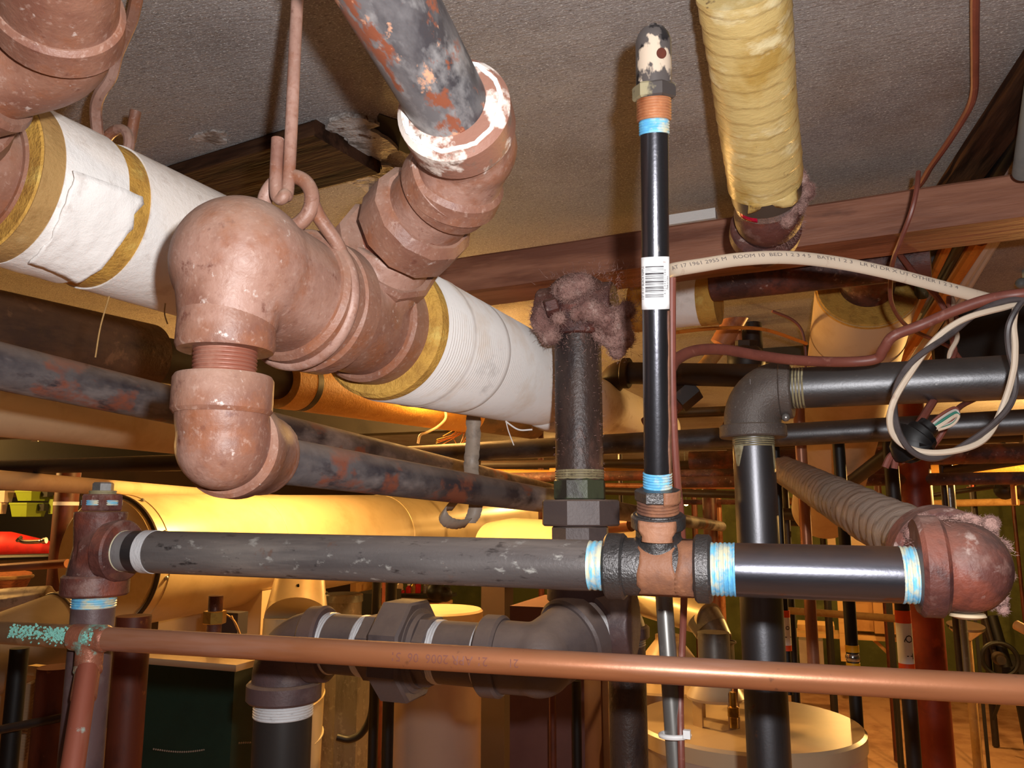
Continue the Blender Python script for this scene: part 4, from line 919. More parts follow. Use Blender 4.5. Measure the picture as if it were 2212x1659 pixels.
part('seam', MB().torus(lerp(ga, gb, .22), gdv, .1045, .0012, 60, 6), kraft, t)
def hp(name, label, a, b, r, mat, cat='pipe', seg=18, group=None): return pipe(name, label, cat, a, b, r, mat, seg, group)
# valve, elbow and pipes in the lit gap behind the slim black pipe
t = thing('iron_pipe', 'dark brown level pipe with elbow behind the slim black pipe', 'pipe', P(1450, 812, 2.1))
part('pipe_wall', MB().sweep([P(1360, 806, 2.15), P(1640, 812, 2.0)], .03, 28), darkm, t)
part('elbow', MB().sweep(arc(P(1335, 808, 2.16), (P(1640, 812, 2)-P(1335, 808, 2.16)), (P(1300, 850, 2.2)-P(1335, 808, 2.16)), .03, .06, .03), .036, 28), darkm, t)
part('collar', MB().lathe(P(1345, 806, 2.15), P(1640, 812, 2), collar_prof(.02, .03, .042), 30), darkm, t)
t = thing('valve', 'brown union fitting on a slanting pipe behind the slim black pipe', 'valve', P(1480, 850, 2.1))
part('union_nut', MB().nut(P(1462, 868, 2.1), P(1500, 836, 2.1), .036, 6), darkm, t)
part('slanting_pipe', MB().sweep([P(1400, 920, 2.15), P(1470, 860, 2.1)], .027, 24), rust2, t)
hp('iron_pipe', 'tan slanting pipe behind the brown cable', (1515, 800, 2.2), (1575, 728, 2.25), .020, kraft)
hp('iron_pipe', 'tan thick slanting stub above the slanting tan pipe', (1556, 745, 2.2), (1600, 670, 2.2), .03, orangebrown)
vpole('iron_pipe', 'short upright orange lit pipe left of the cream insulated pipe', 'pipe', 1592, 700, 2.2, 500, 760, .012, orangebrown)
vpole('iron_pipe', 'short thick dark upright pipe left of the cream insulated pipe', 'pipe', 1622, 700, 2.25, 500, 790, .030, darkm)
t = thing('valve', 'dark dusty valve body below the cream pipe end', 'valve', P(1612, 780, 2.1)); part('valve_body', MB().ball(P(1612, 780, 2.1), .05, 20), darkm, t); part('bonnet', MB().nut(P(1612, 765, 2.1), P(1612, 735, 2.1), .03), darkm, t)
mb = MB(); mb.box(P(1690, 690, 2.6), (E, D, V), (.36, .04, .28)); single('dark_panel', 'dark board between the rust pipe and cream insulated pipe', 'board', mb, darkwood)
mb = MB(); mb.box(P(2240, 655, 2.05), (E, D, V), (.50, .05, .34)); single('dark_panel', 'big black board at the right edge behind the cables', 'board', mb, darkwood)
t = thing('pipe_clamp', 'blue grey pipe end and bolt on the black board at the right edge', 'clamp', P(2205, 560, 1.7))
part('bolt_head', MB().ball(P(2206, 612, 1.75), .012, 14), kblue, t); part('strap', MB().sweep([P(2212, 520, 1.75), P(2222, 600, 1.75)], .012, 10), kblue, t)
pipe('painted_pipe', 'blue grey painted pipe at the right edge by the ceiling', 'pipe', (2262, 60, .84), (2212, 372, 1.05), .014, kblue, 28)
hp('iron_pipe', 'olive lit slab of pipe beside the flange below the beam', (1996, 565, 1.62), (1990, 640, 1.66), .014, olive)
# strip of wood and conduits along the ceiling at the right
ca, cb = PHt(2235, 108, .505), PHt(2040, 400, .505); dv_ = (cb-ca).normalized(); sv_ = Vector((dv_.y, -dv_.x, 0)); 
if sv_.x < 0: sv_ = -sv_
bk, upv = sv_, V
single('wood_strip', 'brown wood strip fixed along the ceiling at the right', 'board', timber(MB(), ca-dv_*.2, cb+dv_*.8, .022, .055, 30, .001), plankw, sharp=.5)
mb = MB(); rnd = random.Random(2)
single('conduit', 'yellow conduit along the ceiling beside the wood strip', 'conduit', MB().sweep([PHt(2262, 130, .515), PHt(2112, 375, .515), PHt(2010, 600, .515)], .009, 16), wire_o)
single('conduit', 'dark conduit along the ceiling beside the yellow one', 'conduit', MB().sweep([PHt(2285, 150, .515), PHt(2142, 390, .515), PHt(2030, 600, .515)], .012, 16), blackm)
for k, (x0, y0, z0, x1, y1, z1, r, m, lab) in enumerate(((2118, 515, 1.5, 1900, 850, 2.6, .016, wire_o, 'wide orange flat cable hanging below the beam'), (2142, 512, 1.5, 1960, 800, 2.4, .012, wire_gy, 'grey cable below the beam, beside the orange flat one'), (2158, 512, 1.5, 1985, 800, 2.4, .007, wire_gy, 'thin pale cable outermost of the slanting bundle below the beam'), (2052, 520, 1.5, 1890, 860, 2.6, .009, wire_o, 'thin orange conduit innermost of the slanting bundle below the beam'), (2085, 520, 1.52, 1905, 850, 2.6, .006, blackm, 'black thin cable in the slanting bundle below the beam'))):
    hp('cable', lab, (x0, y0, z0), (x1, y1, z1), r, m, 'cable', 10)
# ------------------------------------------------------------------ cables
wire('cable', 'dark red cable running down the ceiling at the upper right', 'cable', [PHt(2107, -40, .515), PHt(2106, 60, .515), PHt(2106, 150, .515), PHt(2104, 200, .515), PHt(2090, 240, .515), PHt(2050, 305, .515), PHt(2010, 362, .515), PHt(1990, 395, .51), P(1958, 425, 1.3), P(1940, 480, 1.4)], .0046, wire_b, 10)
wire('cable', 'thin dark red cable hanging over the beam at the right', 'cable', [(1984, 372, 1.02), (1980, 410, 1.0), (1968, 460, 1.0), (1945, 520, 1.02), (1930, 560, 1.05), (1924, 600, 1.1), (1925, 650, 1.15), (1945, 690, 1.2), (1975, 715, 1.25), (2020, 735, 1.3), (2055, 752, 1.3), (2075, 775, 1.3)], .0032, wire_b, 8)
wire('cable', 'dark red cable sloping from under the beam to the black pipe', 'cable', [(1940, 545, 1.3), (1975, 590, 1.25), (2000, 615, 1.2), (2030, 650, 1.2), (2050, 690, 1.2), (2060, 730, 1.2), (2052, 775, 1.2)], .0046, wire_b, 8)
t = thing('cable', 'flat white printed cable in front of the beam', 'cable', P(1800, 575, .95))
cpts = spl([(1430, 594, .80), (1455, 583, .82), (1520, 572, .84), (1600, 560, .86), (1700, 556, .88), (1800, 566, .90), (1900, 585, .91), (2000, 610, .92), (2090, 634, .93), (2150, 650, .94)], 10)
part('sheath', MB().sweep(cpts, .0042, 16, True, up=V, flat=1.75), wire_w, t)
cum = [0]
for i in range(1, len(cpts)): cum.append(cum[-1]+(cpts[i]-cpts[i-1]).length)
def on_cable(s, y):
    for i in range(1, len(cum)):
        if cum[i] >= s: break
    f = (s-cum[i-1])/(cum[i]-cum[i-1]); c = lerp(cpts[i-1], cpts[i], f); d = (cpts[i]-cpts[i-1]).normalized(); up = (V-d*V.dot(d)).normalized(); n_ = up.cross(d)
    if n_.dot(CAM-c) < 0: n_ = -n_
    k = max(-.95, min(.95, y/.0074)); return c+up*y+n_*(.0042*math.sqrt(1-k*k)+.0005)
mb = MB(); vs_, fs_ = text_polys('AT 17 1961 2955 M   ROOM 10  BED 1 2 3 4 5   BATH 1 2 3   LR KI DR X UT OTHER 1 2 3 4', 1.0)
x0 = min(v.x for v in vs_); x1 = max(v.x for v in vs_); s0_, s1_ = .018, cum[-1]-.058
mb.add([on_cable(lerp(s0_, s1_, (v.x-x0)/(x1-x0)), .0018+v.y*.0058) for v in vs_], fs_); part('printing', mb, inkgrey, t)
wire('cable', 'thick dusty brown cable looping from the slim black pipe to the right edge', 'cable', [(1446, 800, .78), (1462, 776, .82), (1500, 758, .86), (1560, 755, .9), (1640, 768, .93), (1720, 778, .95), (1820, 782, .96), (1890, 776, .95), (1908, 755, .94), (1930, 726, .93), (1990, 702, .92), (2060, 672, .9), (2130, 648, .88), (2200, 636, .86), (2280, 630, .85)], .0063, wire_b, 12)
wire('cable', 'thin orange cable crossing left of the cream insulated pipe', 'cable', [(1430, 722, 1.7), (1520, 711, 1.75), (1600, 708, 1.8), (1660, 714, 1.85), (1742, 742, 1.95)], .0042, wire_o, 8)
wire('cable', 'thin dark cord hanging left of the cream insulated pipe', 'cable', [(1668, 672, 2.1), (1710, 690, 2.1), (1732, 715, 2.1), (1740, 760, 2.1), (1741, 800, 2.1)], .004, wire_b, 8)
def twist(name, label, pts, R_, mats, pitch, n=14):
    c = spl(pts, n); t_ = thing(name, label, 'cable', c[0]); 
    L_ = 0; out = [[], []]; prev = None; nrm = V.copy()
    for i, p in enumerate(c):
        tg = (c[min(i+1, len(c)-1)]-c[max(i-1, 0)]).normalized(); nrm = (nrm-tg*nrm.dot(tg)).normalized(); bn = tg.cross(nrm)
        if i: L_ += (p-c[i-1]).length
        a = L_/pitch*2*math.pi
        for k in range(2): out[k].append(p+nrm*(R_*math.cos(a+math.pi*k))+bn*(R_*math.sin(a+math.pi*k)))
    for k in range(2): part('strand', MB().sweep(out[k], R_*1.08, 8), mats[k], t_, ('cream strand', 'dark grey strand')[k])
twist('twisted_cable', 'twisted cream and grey wire loop hanging over the black pipes', [(2240, 618, .86), (2205, 650, .86), (2185, 700, .86), (2186, 750, .86), (2190, 800, .86), (2184, 850, .86), (2160, 900, .86), (2120, 945, .86), (2060, 975, .86), (2010, 984, .86), (1965, 970, .86), (1935, 935, .86), (1928, 890, .86), (1940, 840, .86), (1970, 790, .86), (2020, 740, .86), (2080, 695, .86), (2130, 670, .86), (2175, 656, .86), (2215, 648, .86)], .0032, (wire_w, wire_k), .125)
twist('twisted_cable', 'short twisted cable piece behind the wire loop beside the orange cable', [(2052, 640, 1.15), (2062, 700, 1.15), (2060, 750, 1.15), (2050, 790, 1.15)], .0032, (wire_w, wire_b), .05)
t = thing('wire_splice', 'black taped splice with bent coloured wire ends inside the wire loop', 'wire splice', P(1975, 955, .95))
part('tape_ball', MB().sweep(spl([(2008, 918, .93), (1985, 940, .93), (1972, 960, .93), (1990, 985, .93)], 5), [.012]*3+[.017]*3+[.024]*4+[.026]*3+[.018]*2+[.012], 12), tape_k, t)
for k, (m, dy) in enumerate(((wire_gy, -8), (wire_g, 0), (wire_w, 5), (wire_b, -14), (wire_w, 9))):
    part('wire_end', MB().sweep(spl([(1995, 935+dy*.4, .925), (2030, 912+dy, .92), (2062, 892+dy*.8, .92), (2070, 898+dy*.3, .92), (2055, 915+dy*.4, .925), (2012, 930+dy*.3, .93)], 8), .0019, 7), m, t)
for k, (x1, y1) in enumerate(((1912, 1010), (1932, 1012), (1948, 1000))):
    part('cable_tail', MB().sweep(spl([(1975, 962, .945), (1950, 972, .95), (1925+12*k, 985, .95), (x1, y1, .95)], 6), .0042, 8), wire_b, t)
wire('cable', 'dark red cable pair rising behind the taped splice', 'cable', [(1968, 945, .98), (1992, 905, 1.0), (2015, 868, 1.02), (2040, 830, 1.05)], .0052, wire_b, 8)
wire('cable', 'dark red cable passing right of the taped splice', 'cable', [(2005, 975, 1.0), (2030, 945, 1.0), (2052, 905, 1.0), (2075, 878, 1.02), (2110, 860, 1.05)], .0036, wire_b, 8)

# ------------------------------------------------------------------ ducts and flues
da, db = P(236, 1213, 2.4), P(1150, 1127, 6.0); dd = (db-da).normalized()
t = thing('boiler_duct', 'large round pale gold flue duct with flat end cap', 'duct', da)
part('shell', MB().sweep([lerp(da, db, i/20) for i in range(21)], .201, 72), ductm, t)
part('end_cap', MB().lathe(da-dd*.018, db, [(0, .02), (0, .192), (.012, .192)], 72), ductcap, t, 'flat tan end cap')
part('rim', MB().torus(da-dd*.002, dd, .2, .006, 72, 8), darkm, t, 'dark rim')
part('seam', MB().torus(da+dd*.62, dd, .2012, .0025, 72, 8), ductm, t)
part('seam', MB().torus(da+dd*1.6, dd, .2012, .0025, 72, 8), ductm, t)
part('patch_plate', MB().sweep([da+dd*.04, da+dd*.56], .2035, 64, True), ductm, t)
for k in range(6):
    p_ = tube_pt(da+dd*.03, dd, .203, lerp(-2.4, 1.0, k/5)); part('screw', MB().ball(p_, .007, 10), galv, t)
xa, xb = P(150, 1350, 1.95), P(-130, 1462, 1.7); 
t = thing('branch_duct', 'grey galvanised duct entering at the lower left edge', 'duct', xa)
part('shell', MB().sweep([xa, xb], .088, 48), M('dull_galv', (138, 124, 110), [((118, 102, 88), 5, .5, .2)], .45, .3), t)
part('crimp', MB().torus(lerp(xa, xb, .08), (xb-xa), .0885, .003, 48, 8), galv, t)
for k in range(3): part('screw', MB().ball(tube_pt(lerp(xa, xb, .04), (xb-xa).normalized(), .089, -.5+.5*k), .006, 10), galv, t)
part('bracket', MB().box(P(86, 1448, 1.72), (E, D, V), (.05, .02, .02)), ductcap, t)
t = thing('branch_duct', 'bright gold duct piece left of the upright union', 'duct', P(1150, 1180, 3.0))
part('shell', MB().sweep([P(1062, 1176, 3.2), P(1110, 1180, 3.1), P(1420, 1215, 2.4)], [.09, .11, .11], 40), ductm, t)
t = thing('flue_pipe', 'upright gold flue pipe below the big duct', 'flue', P(645, 1280, 2.3))
fa, fb_ = P(650, 1225, 2.35), P(640, 1335, 2.2)
part('cone', MB().sweep([fa, fb_], [.066, .087], 40), ductm, t)
part('lower_pipe', MB().sweep([fb_, Vector((fb_.x+.0, fb_.y-.05, .9))], .088, 40), ductm, t)
part('wire_clamp', MB().torus(P(647, 1282, 2.27), V, .0785, .003, 40, 6), blackm, t)
part('clamp_knot', MB().sweep([P(643, 1262, 2.19), P(646, 1275, 2.19), P(652, 1273, 2.19)], .004, 6), blackm, t)
for yy in (1470, 1505, 1590): part('bead', MB().torus(Vector((fb_.x, fb_.y-.02, vz(fb_.x, fb_.y, yy))), V+D*-.3, .0895, .003, 40, 6), ductm, t)

# ------------------------------------------------------------------ appliances
def heater_tank(label, px, py, z, r, group=None, mat=heaterpink, top=heater):
    c = P(px, py, z); t = thing('water_heater', label, 'water heater', Vector((c.x, c.y, 0)), group)
    h = c.z
    part('tank', MB().lathe(Vector((c.x, c.y, .02)), c, [(0, r), (h-.06, r), (h-.055, r+.002), (h-.05, r)], 64), mat, t)
    part('top_lid', MB().lathe(Vector((c.x, c.y, h-.035)), c+V, [(0, r-.004), (.0, r+.004), (.03, r+.004), (.036, r-.002), (.036, .02)], 64), top, t)
    return t, c
def hood(t, c, r=.075, col=heater):
    part('draft_hood', MB().lathe(c+V*.055, c+V, [(0, r), (.006, r*1.02), (.03, r*.8), (.06, r*.5), (.075, r*.5)], 32), col, t)
    for k in range(4):
        a = k*math.pi/2+.5; d_ = Vector((math.cos(a), math.sin(a), 0)); part('hood_leg', MB().box(c+d_*r*.85+V*.028, (d_, V.cross(d_), V), (.004, .03, .06)), col, t)
t, c = heater_tank('cream water heater with draft hood at the bottom right, behind the black pipe', 1612, 1558, 1.8, .25)
hc = P(1548, 1548, 1.78); hc.z = c.z; hood(t, hc, .064)
part('flue_stub', MB().sweep([hc+V*.12, hc+V*.20], .036, 32), galv, t)
part('valve', MB().lathe(P(1586, 1572, 1.62), P(1586, 1572, 1.62)+V, [(0, .008), (.02, .008), (.022, .012), (.04, .012), (.042, .007), (.07, .007)], 14), brass, t, 'brass valve')
part('cold_pipe', MB().sweep([P(1586, 1560, 1.62), P(1588, 1480, 1.66)], .006, 12), copper, t)
t = thing('flue_elbow', 'shiny galvanised flue elbow above the right water heater', 'flue', P(1555, 1400, 1.9))
f_a = P(1556, 1446, 1.92); f_b = P(1553, 1385, 1.95); f_c = P(1520, 1335, 2.0); f_d = P(1400, 1300, 2.2)
part('lower_pipe', MB().sweep([f_a-V*.05, f_b], .036, 36), galv, t)
part('bead', MB().torus(P(1556, 1386, 1.95), V, .037, .0025, 32, 6), galv, t)
part('elbow_gore', MB().sweep([f_b-V*.002, lerp(f_b, f_c, .55)], [.036, .043], 36), galv, t)
part('elbow_gore', MB().sweep([lerp(f_b, f_c, .5), f_c], [.043, .045], 36), galv, t)
part('upper_pipe', MB().sweep([f_c+(f_c-f_d)*.1, f_d], .043, 36), ductm, t)
t, c = heater_tank('cream water heater with hood seen behind the conduit', 1440, 1462, 2.5, .25)
hc = P(1445, 1432, 2.5); hc.z = c.z; hood(t, hc, .082)
heater_tank('tall cream water heater below the octagonal union', 946, 1316, 2.5, .139)
heater_tank('grey water heater just right of the gold flue pipe', 742, 1282, 3.6, .085, None, galv, galv)
def cab(name, label, cat, px0, px1, py, z, dep, mat, bot=.0, ax=(E, D, V), extra=None):
    a, b = P(px0, py, z), P(px1, py, z); top_ = (a.z+b.z)/2; w = (b-a).length; c = (a+b)/2
    t = thing(name, label, cat, Vector((c.x, c.y, bot))); m = Vector((c.x, c.y, (top_+bot)/2))+D*(dep/2)
    part('body', MB().box(m, ax, (w, dep, top_-bot)), mat, t); return t, c, top_, w
t, c, tz, w = cab('boiler', 'dark green jacketed boiler with beige top at lower left', 'boiler', 262, 532, 1440, 1.75, .22, green)
part('top_panel', MB().box(Vector((c.x, c.y, tz+.006))+D*.115, (E, D, V), (w+.01, .235, .014)), heater, t, 'beige top panel')
mb = MB()
for k in range(46):
    f = k/45; p_ = P(lerp(332, 545, f), 1618+8*math.sin(f*5)-6*f, 1.70); mb.ball(p_, .0022, 6)
part('rope_trim', mb, tape_g, t, 'dotted grey cord', 'stuff')
t = thing('brass_pipe', 'brown pipe stub with brass nut rising from the green boiler', 'pipe', P(458, 1440, 1.85))
c = P(458, 1436, 1.88)
part('tube', MB().sweep([c, c+V*.16], .017, 20), rust2, t); part('nut', MB().nut(c+V*.095, c+V*.125, .027), brass, t); part('sleeve', MB().sweep([c+V*.01, c+V*.012], .02, 20), ink, t)
cab('metal_cabinet', 'cream metal cabinet standing behind the green boiler', 'cabinet', 318, 590, 1272, 2.9, .3, heater)
t = thing('control_box', 'small dark control box on the cream cabinet', 'control box', P(478, 1345, 2.6)); part('case', MB().box(P(500, 1345, 2.6), (E, D, V), (.09, .05, .07)), ink, t); part('loop_wire', MB().sweep(spl([(475, 1320, 2.55), (505, 1340, 2.55), (520, 1375, 2.55), (500, 1330, 2.55)], 6), .003, 6), kraft, t)
cab('boiler', 'maroon jacketed boiler behind the bent elbow at bottom centre', 'boiler', 1096, 1262, 1312, 2.05, .3, maroon)
cab('metal_post', 'cream square post right of the maroon boiler', 'post', 1270, 1310, 1250, 2.2, .05, heater)
cab('metal_post', 'dark brown square column left of the maroon boiler', 'post', 1038, 1092, 1180, 2.9, .09, walld)
cab('shelf_unit', 'dark cabinet between the gold flue and the black posts', 'cabinet', 758, 812, 1282, 4.2, .3, blackm)
t = thing('louver_panel', 'cream louvered furnace panel at the lower left edge', 'furnace', P(55, 1560, 1.9))
pc_ = P(36, 1590, 1.95); part('panel', MB().box(pc_, (E, D, V), (.20, .03, .5)), heater, t)
for k in range(26): part('louver', MB().box(P(64-k*.75, 1472+k*6.6, 1.915)-D*.0, (E, (D*.8+V*.6).normalized(), V.lerp(D, .5).normalized()), (.036, .012, .003)), heater, t)
vpole('iron_pipe', 'black upright post in front of the louvered panel', 'pipe', 27, 1560, 1.6, 1400, 1720, .018, blackm)
vpole('iron_pipe', 'dark red upright column between louvered panel and copper pipe', 'pipe', 116, 1560, 1.55, 1440, 1720, .038, browncol, 28)
vpole('iron_pipe', 'thick brown upright column right of the copper pipe', 'pipe', 277, 1500, 1.45, 1330, 1720, .031, browncol, 28)
hp('iron_pipe', 'thin dark level pipe crossing the louvered panel', (-20, 1580, 1.5), (160, 1545, 1.52), .008, darkm)
t = thing('black_hose', 'black hose looping beside the gold flue', 'hose', P(760, 1590, 2.6)); part('tube', MB().sweep(spl([(806, 1440, 2.6), (806, 1500, 2.6), (800, 1550, 2.6), (780, 1585, 2.6), (755, 1597, 2.6), (728, 1592, 2.6)], 8), .012, 12), blackm, t)
cab('galvanised_bin', 'grey metal tank below the galvanised heater behind the pipe', 'tank', 724, 778, 1400, 2.9, .1, galv)
for lab, px, py, z, y0, y1, r, m in (
    ('black post below the octagonal union, left one', 806, 1560, 2.4, 1230, 1720, .014, blackm), ('black post below the octagonal union, right one', 838, 1560, 2.3, 1230, 1720, .017, blackm),
    ('thin brown upright pipe between the two black posts', 822, 1560, 3, 1230, 1720, .008, browncol), ('thin brown pipe in front of the maroon boiler', 1194, 1560, 1.8, 1490, 1720, .008, browncol),
    ('black pole right of the maroon boiler', 1246, 1560, 1.9, 1470, 1720, .0115, blackm),
    ('thin black pole left of the red copper riser', 1683, 1100, 2.0, 960, 1500, .0095, blackm), ('copper riser pipe behind the thick black upright pipe', 1735, 1050, 1.9, 870, 1440, .0135, copper),
    ('black riser with yellow valve band, right of the copper riser', 1824, 1150, 1.9, 930, 1740, .0142, blackm), ('dark riser carrying a white and orange label beside the red column', 1928, 1040, 1.95, 930, 1740, .0168, darkm),
    ('tall shiny upright pipe right of the red column', 2050, 1050, 3.1, 1005, 1500, .020, galv), ('dark upright pipe hugging the shiny one', 2039, 1050, 3.05, 990, 1500, .012, darkm),
    ('thin black pole behind the label pole near the right heater', 1712, 1380, 2.6, 1230, 1560, .014, blackm), ('second thin black pole behind the copper riser', 1700, 1120, 3.0, 1000, 1560, .012, darkm),
    ('rusty brown post far behind the lamp', 1534, 1120, 5.0, 1050, 1500, .045, browncol), ('thin orange far pipe beside the rusty post', 1553, 1130, 5.2, 1060, 1400, .022, orangebrown)):
    vpole('iron_pipe', lab, 'pipe', px, py, z, y0, y1, r, m)
t = thing('steel_column', 'fat red painted steel column at the right', 'column', P(2003, 1380, 2.6)); p_ = P(1975, 1040, 2.6)
part('shaft', MB().sweep([Vector((p_.x, p_.y, 0)), Vector((p_.x, p_.y, CEIL-.02))], .052, 40), redcol, t); part('base_plate', MB().box(Vector((p_.x, p_.y, .01)), XYZ, (.2, .2, .02)), redcol, t); part('cap_plate', MB().box(Vector((p_.x, p_.y, CEIL-.01)), XYZ, (.2, .2, .02)), redcol, t)
def tagband(label, px, py, z, r, spans, marks):
    p = P(px, py, z); t = thing('pipe_label', label, 'label', Vector((p.x, p.y, vz(p.x, p.y, spans[-1][1]))))
    for (y0, y1, m) in spans: part('band', MB().sweep([Vector((p.x, p.y, vz(p.x, p.y, y1))), Vector((p.x, p.y, vz(p.x, p.y, y0)))], r, 24), m, t)
    mb = MB()
    for (txt, py_, sz, an) in marks:
        c_ = Vector((p.x, p.y, vz(p.x, p.y, py_))); vs_, fs_ = text_polys(txt, sz); mb.add([tube_pt(c_+V*(-v.x*1), V, r+.001, v.y/r+an) for v in vs_], fs_)
    part('handwriting', mb, ink, t)
tagband('white label with orange ends on the riser beside the red column', 1928, 1040, 1.95, .0178, ((1318, 1345, orange_m), (1345, 1432, white_m), (1432, 1448, orange_m)), (('Q', 1378, .024, .5), ('T', 1415, .022, .5)))
tagband('white label with orange ends near the thick black pipe', 1683, 1100, 2.0, .0125, ((1318, 1333, orange_m), (1333, 1393, white_m), (1393, 1405, orange_m)), (('o', 1355, .02, .5), ('J', 1375, .02, .5)))
t = thing('gas_valve', 'yellow taped valve on the black riser', 'valve', P(1838, 1400, 1.9)); p_ = P(1824, 1150, 1.9)
part('yellow_band', MB().sweep([Vector((p_.x, p_.y, vz(p_.x, p_.y, 1408))), Vector((p_.x, p_.y, vz(p_.x, p_.y, 1393)))], .0155, 20), yellow_m, t); part('valve_body', MB().ball(Vector((p_.x, p_.y, vz(p_.x, p_.y, 1420))), .017, 14), chrome, t); part('yellow_band', MB().sweep([Vector((p_.x, p_.y, vz(p_.x, p_.y, 1440))), Vector((p_.x, p_.y, vz(p_.x, p_.y, 1431)))], .0155, 20), yellow_m, t)
# ------------------------------------------------------------------ distant pipes and stores
for lab, a, b, r, m in (
    ('yellow lit insulated pipe far away behind the red column', (1990, 1022, 4.2), (2300, 1008, 3.8), .042, goldjacket), ('dark level pipe under the yellow lit insulated pipe', (1960, 1045, 4.0), (2300, 1036, 3.7), .014, darkm),
    ('upper dark pipe of the frame on the shiny upright pipe', (2040, 998, 3.05), (2170, 966, 2.8), .019, darkm), ('lower dark pipe of the frame on the shiny upright pipe', (2046, 1018, 3.05), (2300, 978, 2.6), .019, darkm),
    ('olive lit level pipe low behind the shiny upright pipe', (2000, 1088, 5.0), (2200, 1084, 4.6), .022, kraft), ('thin dark pipe sloping past the green wall', (2000, 1072, 4.2), (2300, 1028, 3.2), .012, darkm),
    ('tan level pipe in front of the boxes at the right', (1690, 1318, 2.5), (1945, 1337, 2.3), .011, kraft), ('orange lit long pipe in the far centre', (1190, 1018, 3.3), (1600, 1030, 3.0), .021, goldjacket),
    ('dark pipe just under the second black pipe in the far centre', (1040, 1004, 3.2), (1420, 1000, 3.1), .016, darkm), ('gold lit pipe seen left of the union', (1000, 1022, 3.4), (1240, 1026, 3.3), .02, goldjacket),
    ('dark far pipe crossing at eye level in the centre', (1290, 1060, 4.2), (1640, 1070, 3.9), .02, darkm), ('tan far pipe crossing at eye level in the centre', (1290, 1048, 4.6), (1640, 1052, 4.3), .014, orangebrown),
    ('dark level pipe behind the copper riser, upper', (1650, 1078, 3.4), (1830, 1088, 3.1), .012, kraft), ('thick dark level pipe behind the copper riser, middle', (1650, 1108, 3.0), (1850, 1118, 2.8), .022, darkm), ('dark level pipe behind the copper riser, lower', (1650, 1128, 3.2), (1830, 1134, 3.0), .012, darkm),
    ('yellow wrapped far pipe behind the grey wrapped one', (1660, 1035, 3.6), (1920, 1012, 3.0), .055, goldjacket), ('brown slanting pipe rising behind the black pipes at the right', (1840, 1040, 2.2), (1925, 975, 2.0), .018, darkm),
    ('copper stub lit orange right of the upright union', (1290, 1140, 2.2), (1364, 1133, 2.1), .019, copper), ('copper pipe at the left edge above the wicker basket', (-30, 1229, 2.2), (146, 1217, 2.1), .0115, copper)):
    hp('far_pipe' if 'copper' not in lab else 'copper_pipe', lab, a, b, r, m)
for k, (lab, x0, x1, yt, yb, z, m) in enumerate((('bright cardboard carton high up behind the wire loop', 2062, 2200, 946, 996, 4.6, heater), ('brown carton high up beside the red column', 2010, 2045, 944, 990, 4.6, box_m),
    ('cardboard box on the pine shelf, left of two', 1846, 1892, 1302, 1362, 7.4, box_m), ('cardboard box on the pine shelf, beside the label', 1898, 1940, 1302, 1368, 7.2, box_m), ('white carton behind the grey wrapped pipe', 1838, 1900, 1140, 1190, 5.5, heater), ('white board strip behind the black riser', 1800, 1816, 1133, 1190, 5.5, heater), ('white box behind the shiny upright pipe', 2005, 2075, 1096, 1130, 5.5, heater), ('white storage box on the floor under the pine shelf', 1736, 1785, 1385, 1434, 8.2, heaterpink))):
    a, b = P(x0, yt, z), P(x1, yb, z); w = b.x-a.x; h = a.z-b.z
    t = thing('storage_box', lab, 'box', Vector(((a.x+b.x)/2, a.y, b.z))); part('carton', MB().box(Vector(((a.x+b.x)/2, a.y+.12, (a.z+b.z)/2)), (E, D, V), (w, .24, h)), m, t); part('lid_seam', MB().box(Vector(((a.x+b.x)/2, a.y+.12, a.z+.002)), (E, D, V), (w*1.01, .245, .008)), m, t)
t = thing('shelf', 'pale pine shelf board with brackets below the boxes', 'shelf', P(1840, 1372, 7.4)); part('board', MB().box(P(1840, 1372, 7.5), (E, D, V), (1.05, .3, .04)), newwood, t); part('bracket', MB().box(P(1905, 1398, 7.5), ((E+V).normalized(), D, (V-E).normalized()), (.03, .05, .3)), newwood, t); part('upright', MB().box(P(1816, 1320, 7.4), (E, D, V), (.05, .05, .9)), newwood, t)
t = thing('shelf', 'short pine board end beside the copper riser', 'shelf', P(1770, 1355, 7)); part('board', MB().box(P(1762, 1352, 6.9), (E, D, V), (.3, .3, .05)), newwood, t)
for lab, xa_, xb_, y_, z_ in (('dark shelf rack carrying the white carton behind the wrapped pipe', 1788, 1912, 1192, 5.5), ('dark shelf rack carrying the white box behind the shiny pipe', 1996, 2084, 1132, 5.5)):
    a_, b_ = P(xa_, y_, z_), P(xb_, y_, z_); m_ = (a_+b_)/2; t = thing('shelf_rack', lab, 'shelf', Vector((m_.x, m_.y, 0)))
    part('board', MB().box(m_+D*.13-V*.012, (E, D, V), ((b_-a_).length*1.1, .34, .022)), blackm, t)
    for e_1 in (-.48, .48):
        for d_1 in (.0, .26): q_ = m_+E*((b_-a_).length*e_1)+D*d_1; part('post', MB().box(Vector((q_.x, q_.y, (m_.z-.02)/2)), (E, D, V), (.02, .02, m_.z-.03)), blackm, t)
t = thing('machine', 'black machine with round wheel at the right edge', 'machine', P(2170, 1470, 5.6))
mw = P(2160, 1424, 5.5)
part('wheel', MB().torus(mw, D, .11, .016, 40, 8), blackm, t); part('hub', MB().lathe(mw-D*.05, mw+D, [(0, .03), (.08, .045), (.1, .045)], 20), darkm, t)
part('column', MB().sweep([P(2140, 1330, 5.7), P(2172, 1440, 5.6)], .045, 16), blackm, t); part('arm', MB().sweep([P(2118, 1305, 5.7), P(2150, 1420, 5.6)], .02, 12), darkm, t)
part('body', MB().box(P(2205, 1445, 5.8), (E, D, V), (.3, .3, .16)), blackm, t)
